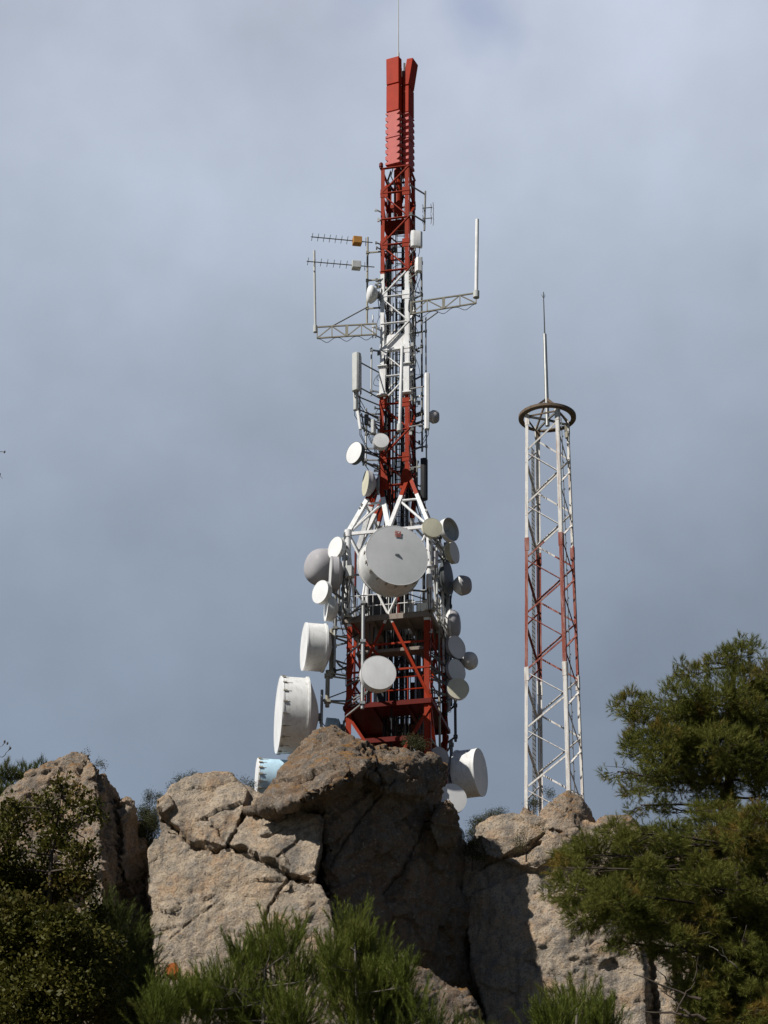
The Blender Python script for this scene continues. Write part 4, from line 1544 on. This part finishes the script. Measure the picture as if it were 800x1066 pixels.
# ------------------------------------------------------------------ vegetation
def frames(dirs, roll):
    d = dirs / np.linalg.norm(dirs, axis=1, keepdims=True)
    ref = np.where(np.abs(d[:, 2:3]) < .9, np.array([[0, 0, 1.]]), np.array([[1., 0, 0]]))
    a = np.cross(ref, d)
    a /= np.linalg.norm(a, axis=1, keepdims=True)
    b = np.cross(d, a)
    c, s_ = np.cos(roll)[:, None], np.sin(roll)[:, None]
    return a * c + b * s_, b * c - a * s_, d


def scatter(pv, pf, cen, dirs, size):
    a, b, d = frames(dirs, rng.uniform(0, 6.28, len(cen)))
    v = cen[:, None, :] + size[:, None, None] * (a[:, None, :] * pv[None, :, 0:1] + b[:, None, :] * pv[None, :, 1:2] + d[:, None, :] * pv[None, :, 2:3])
    f = pf[None] + (np.arange(len(cen)) * len(pv))[:, None, None]
    return v.reshape(-1, 3), f.reshape(-1, pf.shape[1])


def tuft(n, lo, hi, length, width, stem):
    """needles round the end of a shoot: thin triangles leaning out and forward; unit length shoot along z"""
    v, f = [], []
    for i in range(n):
        q = rng.uniform(0, 6.28)
        t = rng.uniform(lo, hi)
        z0 = stem * rng.uniform(0, 1)
        d = np.array([math.cos(q) * math.sin(t), math.sin(q) * math.sin(t), math.cos(t)])
        s_ = np.array([-math.sin(q), math.cos(q), rng.uniform(-.5, .5)]) * width / 2
        p = np.array([0, 0, z0])
        L = length * rng.uniform(.7, 1.1)
        b = len(v)
        v += [p - s_, p + s_, p + d * L]
        f.append((b, b + 1, b + 2))
    return np.array(v), np.array(f)


def leafspray(n, spread, length, width):
    """a spray of small two-facet leaves"""
    v, f = [], []
    for i in range(n):
        p = rng.normal(0, spread, 3)
        p[2] = abs(p[2])
        d = rng.normal(0, 1, 3)
        d[2] += .3
        d /= np.linalg.norm(d)
        s_ = np.cross(d, rng.normal(0, 1, 3))
        s_ /= np.linalg.norm(s_)
        L, W = length * rng.uniform(.7, 1.2), width * rng.uniform(.8, 1.2)
        b = len(v)
        v += [p, p + d * L * .5 + s_ * W / 2, p + d * L, p + d * L * .5 - s_ * W / 2]
        f += [(b, b + 1, b + 2), (b, b + 2, b + 3)]
    return np.array(v), np.array(f)


TUFTS = [tuft(24, .15, 1.0, .62, .034, .6) for _ in range(4)]       # fluffy shoot, relative to its size
SHOOTS = [tuft(100, .35, .85, .20, .013, .95) for _ in range(4)]        # long upright brush
SPRAYS = [leafspray(7, .35, .42, .26) for _ in range(4)]
SMALL = [leafspray(16, .4, .22, .09) for _ in range(4)]


def plant(name, label, cat, clumps, Y, protos, size, dens, leafmat, trunk, barkmat, group=None, up=.5, depth=1.0, bjit=1.2, shell=.45, twigs=8, trunk_r=.14, leafname='crown', seeds=0, fill=1.0, tip=.35, sat=0, drop=0.0, gap=-.28):
    """clumps = [(px, py, rx, ry)] foliage masses; each gets its own distance, a limb from the trunk,
    twigs, and many small leaf tufts spread through its volume"""
    rs = np.random.default_rng(100 + seeds)
    base = trunk[0]
    t = empty(name, base, label, cat, group)
    V, Fc = [], []
    nb = 0
    wood = MB()
    tp = [Vector(p) for p in trunk]
    wood.tube(tp, trunk_r, 10, trunk_r * tip)
    k0 = ppm(P(clumps[0][0], clumps[0][1], Y))
    limbs = MB()
    clumps = [c_ + (None,) for c_ in clumps]
    if sat:
        for (px, py, rx, ry, _) in list(clumps):
            for q in range(sat):
                a = rs.uniform(0, 6.28)
                f = rs.uniform(.25, .5)
                clumps.append((px + rx * 1.12 * math.cos(a), py + ry * 1.12 * math.sin(a) - 2, rx * f * .8, ry * f * .8, (px, py)))
    for (px, py, rx, ry, par) in clumps:
        yo = Y + rs.uniform(-1, 1) * bjit
        c = np.array(P(px, py, yo))
        c[2] -= drop
        rxm, rzm = rx / k0, ry / k0 * 1.05
        rym = (rxm + rzm) / 2 * depth
        n = max(6, int(dens * rx * ry * fill))
        q = rs.normal(0, 1, (n, 3))
        q /= np.linalg.norm(q, axis=1, keepdims=True)
        rad = (shell + (1 - shell) * rs.uniform(0, 1, n)) ** .8
        # lumpy, broken outline
        lump = np.array([mnoise.noise(Vector(x * 1.7 + c)) for x in q])
        rad *= 1 + .7 * lump
        # leave gaps: drop tufts where a coarse noise is low
        p = c + q * rad[:, None] * np.array([rxm, rym, rzm])
        keep = np.array([mnoise.noise(Vector(x * (1.5 if k0 < 60 else 2.0))) for x in p]) > gap
        p, q = p[keep], q[keep]
        d = q * .6 + rs.normal(0, .35, q.shape)
        d[:, 2] += up
        sz = size * rs.uniform(.7, 1.25, len(p))
        for j in range(4):
            m = (np.arange(len(p)) % 4) == j
            if m.any():
                pv, pf = protos[j]
                v, f = scatter(pv, pf, p[m], d[m], sz[m])
                V.append(v)
                Fc.append(f + nb)
                nb += len(v)
        # limb from the nearest lower trunk point
        cv = Vector(c)
        cand = []
        for a, b in zip(tp[:-1], tp[1:]):
            for g in (0, .25, .5, .75, 1):
                cand.append(a.lerp(b, g))
        o = min(cand, key=lambda a: (a - cv).length + (3 if a.z > cv.z + .2 else 0))
        if par:
            o = P(par[0], par[1], yo).lerp(cv, .3)
        mid = o.lerp(cv, .5) + Vector((rs.uniform(-.15, .15), rs.uniform(-.15, .15), rs.uniform(-.25, .1))) * (cv - o).length * .3
        lr = trunk_r * (.06 if par else .24)
        limbs.tube([o, o.lerp(mid, .5), mid, mid.lerp(cv, .6), cv], lr, 6, lr * .35)
        for j in range(min(twigs, len(p))):
            e = Vector(p[rs.integers(len(p))])
            s0 = mid.lerp(cv, rs.uniform(.3, 1))
            m2 = s0.lerp(e, .5) + Vector(rs.normal(0, .08, 3)) * (e - s0).length
            limbs.tube([s0, m2, e], lr * .3, 5, lr * .1)
    wood.build('trunk', barkmat, t, 60)
    limbs.build('limbs', barkmat, t, 60)
    np_mesh(leafname, np.concatenate(V), np.concatenate(Fc), leafmat, t)
    return t


def gpt(px, Y, dz=-.2):
    p = P(px, 900, Y)
    return Vector((p.x, Y, ground_z(p.x, Y) + dz))


def trunk_to(px0, Y, pts):
    return [gpt(px0, Y)] + [P(a, b, Y + c) for a, b, c in pts]


# tall pine on the right, standing behind the low one
plant('pine_tree', 'tall dark pine on the right rising against the sky, two trunks showing at its waist', 'pine tree', [
    (768, 682, 20, 13), (748, 690, 14, 10), (722, 703, 19, 11), (760, 716, 34, 18), (797, 704, 12, 16), (702, 730, 26, 16), (655, 734, 16, 14), (670, 752, 18, 14),
    (742, 745, 40, 22), (790, 745, 24, 28), (690, 776, 30, 20), (662, 778, 14, 12), (750, 782, 44, 22), (800, 790, 22, 26), (643, 803, 14, 11), (668, 814, 20, 14),
    (702, 812, 34, 18), (752, 816, 36, 14), (796, 828, 22, 20), (667, 838, 16, 9), (700, 842, 18, 7), (830, 770, 26, 60), (735, 838, 14, 8), (720, 760, 30, 26), (770, 765, 36, 30), (760, 735, 40, 20), (690, 796, 24, 16), (720, 790, 30, 20)],
    66, TUFTS, .27, 1.25, M['pine'], trunk_to(768, 66, [(764, 880, 0), (760, 830, .3), (758, 780, .2), (762, 720, 0), (766, 685, 0)]), M['bark'], up=.45, bjit=1.6, depth=1.1, twigs=9, trunk_r=.2, seeds=1, sat=4, gap=-.16)
# its second stem as part of a twin
plant('pine_tree', 'second slimmer pine right behind the tall one, its stem just left of the right edge', 'pine tree', [
    (780, 790, 26, 20), (800, 760, 26, 24), (815, 720, 18, 20), (760, 800, 18, 12), (808, 818, 20, 14)],
    67.5, TUFTS, .27, 1.2, M['pined'], trunk_to(752, 67.5, [(751, 880, 0), (753, 830, .3), (770, 790, .2), (795, 740, 0)]), M['bark'], up=.45, bjit=1.2, twigs=6, trunk_r=.17, seeds=2, sat=3, gap=-.16)
# low spreading pine in front
plant('pine_tree', 'low spreading pine in front of the right cliff, long drooping branches with ochre patches', 'pine tree', [
    (590, 903, 20, 14), (618, 890, 28, 16), (655, 880, 26, 14), (692, 872, 30, 12), (732, 878, 34, 16), (778, 880, 30, 20), (600, 926, 24, 16), (642, 922, 34, 18),
    (692, 916, 36, 20), (742, 925, 40, 22), (790, 930, 26, 28), (612, 955, 22, 12), (652, 955, 32, 14), (700, 960, 36, 16), (752, 968, 40, 22), (795, 980, 28, 28),
    (628, 980, 16, 8), (662, 984, 24, 8), (726, 1000, 24, 14), (775, 1020, 36, 24), (805, 1055, 26, 30), (745, 1048, 16, 12), (835, 950, 30, 60), (845, 1040, 34, 50), (625, 905, 34, 20), (670, 900, 40, 22), (720, 900, 40, 22), (765, 905, 40, 26), (670, 940, 44, 20), (725, 948, 44, 20), (780, 955, 36, 26), (640, 938, 30, 16), (745, 860, 26, 10), (640, 866, 14, 8), (735, 1025, 24, 22), (780, 1050, 34, 26), (800, 1000, 24, 30), (760, 1062, 30, 18), (722, 1060, 18, 14), (765, 985, 40, 24), (785, 868, 26, 16), (750, 845, 24, 8), (790, 850, 20, 10), (708, 985, 26, 14), (760, 1035, 34, 24), (728, 1040, 22, 22)],
    55, TUFTS, .23, 1.4, M['pine'], trunk_to(800, 55, [(792, 1060, 0), (784, 1000, .3), (770, 930, 0), (764, 880, 0)]), M['bark'], up=.25, bjit=1.8, depth=1.2, twigs=10, trunk_r=.17, seeds=3, sat=4, gap=-.18)
# young pines along the bottom
GY = 'young pines along the bottom'
plant('young_pine', 'bright young pine with upright tips in front of the cracked cliff', 'young pine', [
    (278, 985, 22, 20), (300, 975, 14, 12), (262, 1000, 22, 18), (240, 1012, 24, 20), (215, 1026, 20, 16), (304, 1008, 26, 26), (332, 1000, 14, 14), (258, 1045, 46, 22), (208, 1050, 36, 18), (312, 1045, 40, 22), (280, 1080, 70, 20), (180, 1060, 26, 22), (284, 962, 8, 10), (312, 962, 6, 10), (222, 1008, 12, 12), (195, 1035, 20, 16), (250, 985, 10, 10), (165, 1045, 18, 16), (168, 1030, 12, 10), (190, 1022, 12, 10), (285, 1025, 40, 20)],
    33, SHOOTS, .42, .28, M['pineb'], trunk_to(272, 33, [(274, 1080, 0), (276, 1010, 0)]), M['twig'], GY, up=1.5, bjit=.9, twigs=7, trunk_r=.05, shell=.05, seeds=4, drop=.24)
plant('young_pine', 'young pine below the overhanging boulder, its top against the deep shade', 'young pine', [
    (366, 968, 14, 16), (376, 985, 24, 22), (396, 1000, 20, 18), (350, 1008, 20, 20), (372, 1040, 44, 24), (412, 1040, 26, 20), (345, 985, 10, 14), (400, 1080, 60, 24), (372, 950, 7, 9), (358, 958, 7, 8), (405, 985, 12, 10), (420, 1010, 14, 14), (438, 1045, 16, 16), (385, 1015, 36, 18)],
    32, SHOOTS, .42, .28, M['pineb'], trunk_to(372, 32, [(373, 1080, 0), (370, 990, 0)]), M['twig'], GY, up=1.5, bjit=.9, twigs=7, trunk_r=.05, shell=.05, seeds=5, drop=.24)
plant('young_pine', 'small round young pine at the foot of the right cliff, cut by the lower edge', 'young pine', [
    (602, 1042, 26, 14), (578, 1056, 24, 16), (628, 1058, 22, 14), (600, 1075, 46, 20)],
    34, SHOOTS, .45, .24, M['pineb'], trunk_to(600, 34, [(600, 1090, 0), (601, 1050, 0)]), M['twig'], GY, up=1.5, bjit=.7, twigs=6, trunk_r=.05, shell=.2, seeds=6, drop=.24)
plant('young_pine', 'shaded young pine at the foot of the pinnacle, beside the leafy bush', 'young pine', [
    (112, 950, 16, 14), (128, 966, 22, 20), (105, 985, 26, 20), (140, 995, 20, 20), (148, 1030, 26, 24), (112, 1025, 36, 26), (130, 1065, 50, 26)],
    38, SHOOTS, .44, .30, M['pined'], trunk_to(124, 38, [(124, 1070, 0), (122, 980, 0)]), M['twig'], GY, up=1.1, bjit=.9, twigs=7, trunk_r=.08, shell=.2, seeds=7, drop=.24)
plant('young_pine', 'sparse pine seedling tips right of the lichen slab at the bottom', 'young pine', [
    (480, 1058, 16, 10), (505, 1064, 14, 10), (448, 1058, 18, 12), (480, 1080, 46, 14), (430, 1060, 16, 14), (530, 1068, 14, 10)],
    40, SHOOTS, .45, .2, M['pined'], trunk_to(480, 40, [(480, 1095, 0), (481, 1070, 0)]), M['twig'], GY, up=1.6, bjit=.6, twigs=5, trunk_r=.04, shell=.2, seeds=8, drop=.24)
# leafy evergreen oak at the left
plant('leafy_bush', 'dark broad-leaved bush filling the lower left corner, thin twigs reaching over the pinnacle', 'bush', [
    (71, 802, 5, 5), (64, 818, 8, 6), (58, 826, 6, 5), (82, 824, 7, 5), (90, 846, 9, 6), (60, 845, 8, 6), (36, 838, 8, 6), (104, 852, 6, 4), (88, 872, 10, 7), (14, 840, 10, 7), (62, 870, 10, 8),  (49, 832, 6, 6), (72, 836, 7, 6), (96, 840, 8, 5), (28, 846, 10, 8), (10, 862, 16, 14), (46, 858, 9, 7), (76, 860, 7, 6), (20, 885, 24, 16), (52, 885, 20, 14), (84, 892, 14, 14),
    (36, 915, 36, 24), (80, 925, 24, 24), (20, 955, 34, 26), (64, 965, 38, 26), (100, 960, 14, 18), (36, 1005, 48, 30), (84, 1010, 30, 26), (40, 1055, 60, 28), (104, 1055, 26, 22), (-10, 900, 20, 60), (20, 935, 50, 36), (70, 990, 50, 36), (30, 1045, 60, 30), (100, 1010, 26, 40), (55, 1030, 60, 36), (10, 990, 40, 40)],
    36, SPRAYS, .20, .44, M['oak'], trunk_to(48, 36, [(48, 1060, 0), (50, 960, .2), (54, 890, 0), (64, 830, 0)]), M['bark'], up=.3, bjit=1.0, twigs=12, trunk_r=.09, shell=.1, seeds=9, fill=.85, tip=.1)
# shrubs on the ridge
GS = 'shrubs on the ridge'
for label, pxl, Y, sd_ in (
    ('low grey-green shrub on the upper edge of the cracked cliff', [(190, 815, 9, 5), (201, 811, 8, 4), (180, 821, 6, 4)], 85.0, 20),
    ('dark upright shrub in the gap between pinnacle and cracked cliff', [(156, 832, 4, 8), (150, 850, 8, 12), (158, 856, 7, 14), (148, 875, 10, 12), (165, 832, 4, 5), (152, 860, 9, 16), (160, 864, 6, 14), (158, 880, 6, 12), (164, 846, 4, 8)], 84.8, 21),
    ('wispy shrub between the cracked cliff and the pale blue dish', [(252, 814, 7, 4), (260, 819, 6, 4)], 85.6, 22),
    ('green bush on the ridge between boulder and right cliff', [(500, 858, 10, 7), (512, 852, 9, 6), (494, 868, 8, 8), (522, 848, 5, 5)], 88.0, 23),
    ('grey dry bush growing on the face of the right cliff', [(548, 872, 11, 9), (556, 866, 8, 7), (544, 880, 9, 6)], 84.8, 24),
    ('dark bush hanging in the notch left of the right cliff', [(492, 882, 9, 9), (498, 892, 7, 7)], 85.7, 25),
    ('small bush among the stones under the low boulder', [(600, 878, 7, 6), (612, 888, 8, 7), (586, 892, 8, 8)], 84.8, 26),
    ('thin grass tuft behind the foot of the slim mast', [(556, 838, 8, 5), (572, 828, 4, 6)], 88.4, 27),
    ('dry tuft on the orange top of the overhanging boulder', [(428, 772, 10, 5), (438, 778, 8, 5)], 84.2, 28),
    ('tiny twiggy tuft on the pinnacle tip', [(88, 784, 3, 3), (104, 797, 3, 4)], 84.0, 29),
):
    cx = pxl[0]
    b0 = P(cx[0], cx[1] + cx[3] + 8, Y)
    plant('ridge_shrub', label, 'shrub', pxl, Y, SMALL, .24, 2.0, M['shrub'], [b0 - Vector((0, 0, .3)), b0.lerp(P(cx[0], cx[1], Y), .6)], M['bark'], GS, up=.8, bjit=.25, twigs=10, trunk_r=.04, shell=.05, seeds=sd_, leafname='foliage')
# pines behind the pinnacle
plant('distant_pine', 'dark pine tips peeping up behind the left shoulder of the pinnacle', 'pine tree', [
    (6, 808, 12, 12), (18, 818, 16, 12), (28, 806, 8, 6), (44, 800, 8, 5), (0, 835, 20, 18), (34, 825, 14, 14)],
    94, TUFTS, .45, .9, M['pined'], [gpt(14, 94), P(14, 830, 94), P(12, 806, 94)], M['bark'], up=.9, bjit=.6, twigs=6, trunk_r=.12, seeds=31)
# dead twigs in the low pine
t = empty('dead_branch', P(735, 1062, 53), 'bare dead branch with forked twigs in front of the right cliff foot', 'branch')
mb = MB()
def wig(a, b, r, y, n=6, j=.05):
    p0, p1 = P(*a, y), P(*b, y + random.uniform(-.4, .4))
    L = (p1 - p0).length
    pts = [p0.lerp(p1, q / n) + Vector((random.uniform(-1, 1), random.uniform(-1, 1), random.uniform(-1, 1))) * L * j * (0 if q in (0,) else 1) for q in range(n + 1)]
    mb.tube(pts, r, 6, r * .35)
wig((735, 1062), (668, 1050), .045, 53)
wig((718, 1056), (690, 1030), .03, 53)
wig((705, 1054), (722, 1022), .028, 53)
wig((730, 1040), (662, 1012), .035, 53)
wig((700, 1026), (684, 1008), .02, 53)
wig((722, 1022), (728, 996), .02, 53)
mb.build('twigs', M['bark'], t, 60)
t = empty('dead_branch', P(768, 1008, 53.2), 'short pale dead twig poking out of the low pine, near the right edge', 'branch')
mb = MB()
wig((768, 1008), (748, 990), .02, 53.2)
wig((748, 990), (738, 984), .013, 53.2)
wig((756, 997), (746, 978), .010, 53.2)
mb.build('twigs', M['twig'], t, 60)
# bare tree just outside the left edge: only its tips reach in
t = empty('bare_tree', gpt(-60, 26), 'leafless tree just past the left edge, only dark twig tips reaching in', 'tree')
mb = MB()
b0 = gpt(-60, 26)
p1, p2, p3 = P(-62, 900, 26), P(-55, 700, 26), P(-48, 460, 26)
mb.tube([b0, p1, p2, p3], .09, 10, .02)
mb.build('trunk', M['bark'], t, 60)
mb = MB()
wig((-55, 700), (-20, 786), .012, 26, 5, .02)
wig((-20, 786), (3, 788), .008, 26, 5, .03)
wig((3, 788), (11, 779), .005, 26, 4, .03)
wig((-14, 785), (3, 776), .006, 26, 5, .03)
wig((3, 776), (7, 772), .005, 26, 3, .03)
wig((9, 781), (11, 775), .004, 26, 3, .03)
wig((-48, 480), (-10, 471), .012, 26, 5, .02)
wig((-10, 471), (6, 470.5), .008, 26, 4, .01)
wig((-30, 476), (-6, 488), .009, 26, 4, .02)
wig((-6, 488), (3, 498), .006, 26, 4, .02)
for q in ((8, 774), (11, 779), (5, 772), (5, 470.5), (0, 494)):
    p = P(*q, 26)
    mb.lathe(p, (.3, 0, 1), [(-.02, .004), (0, .013), (.02, .004)], 6)
mb.build('branches', M['bark'], t, 60)
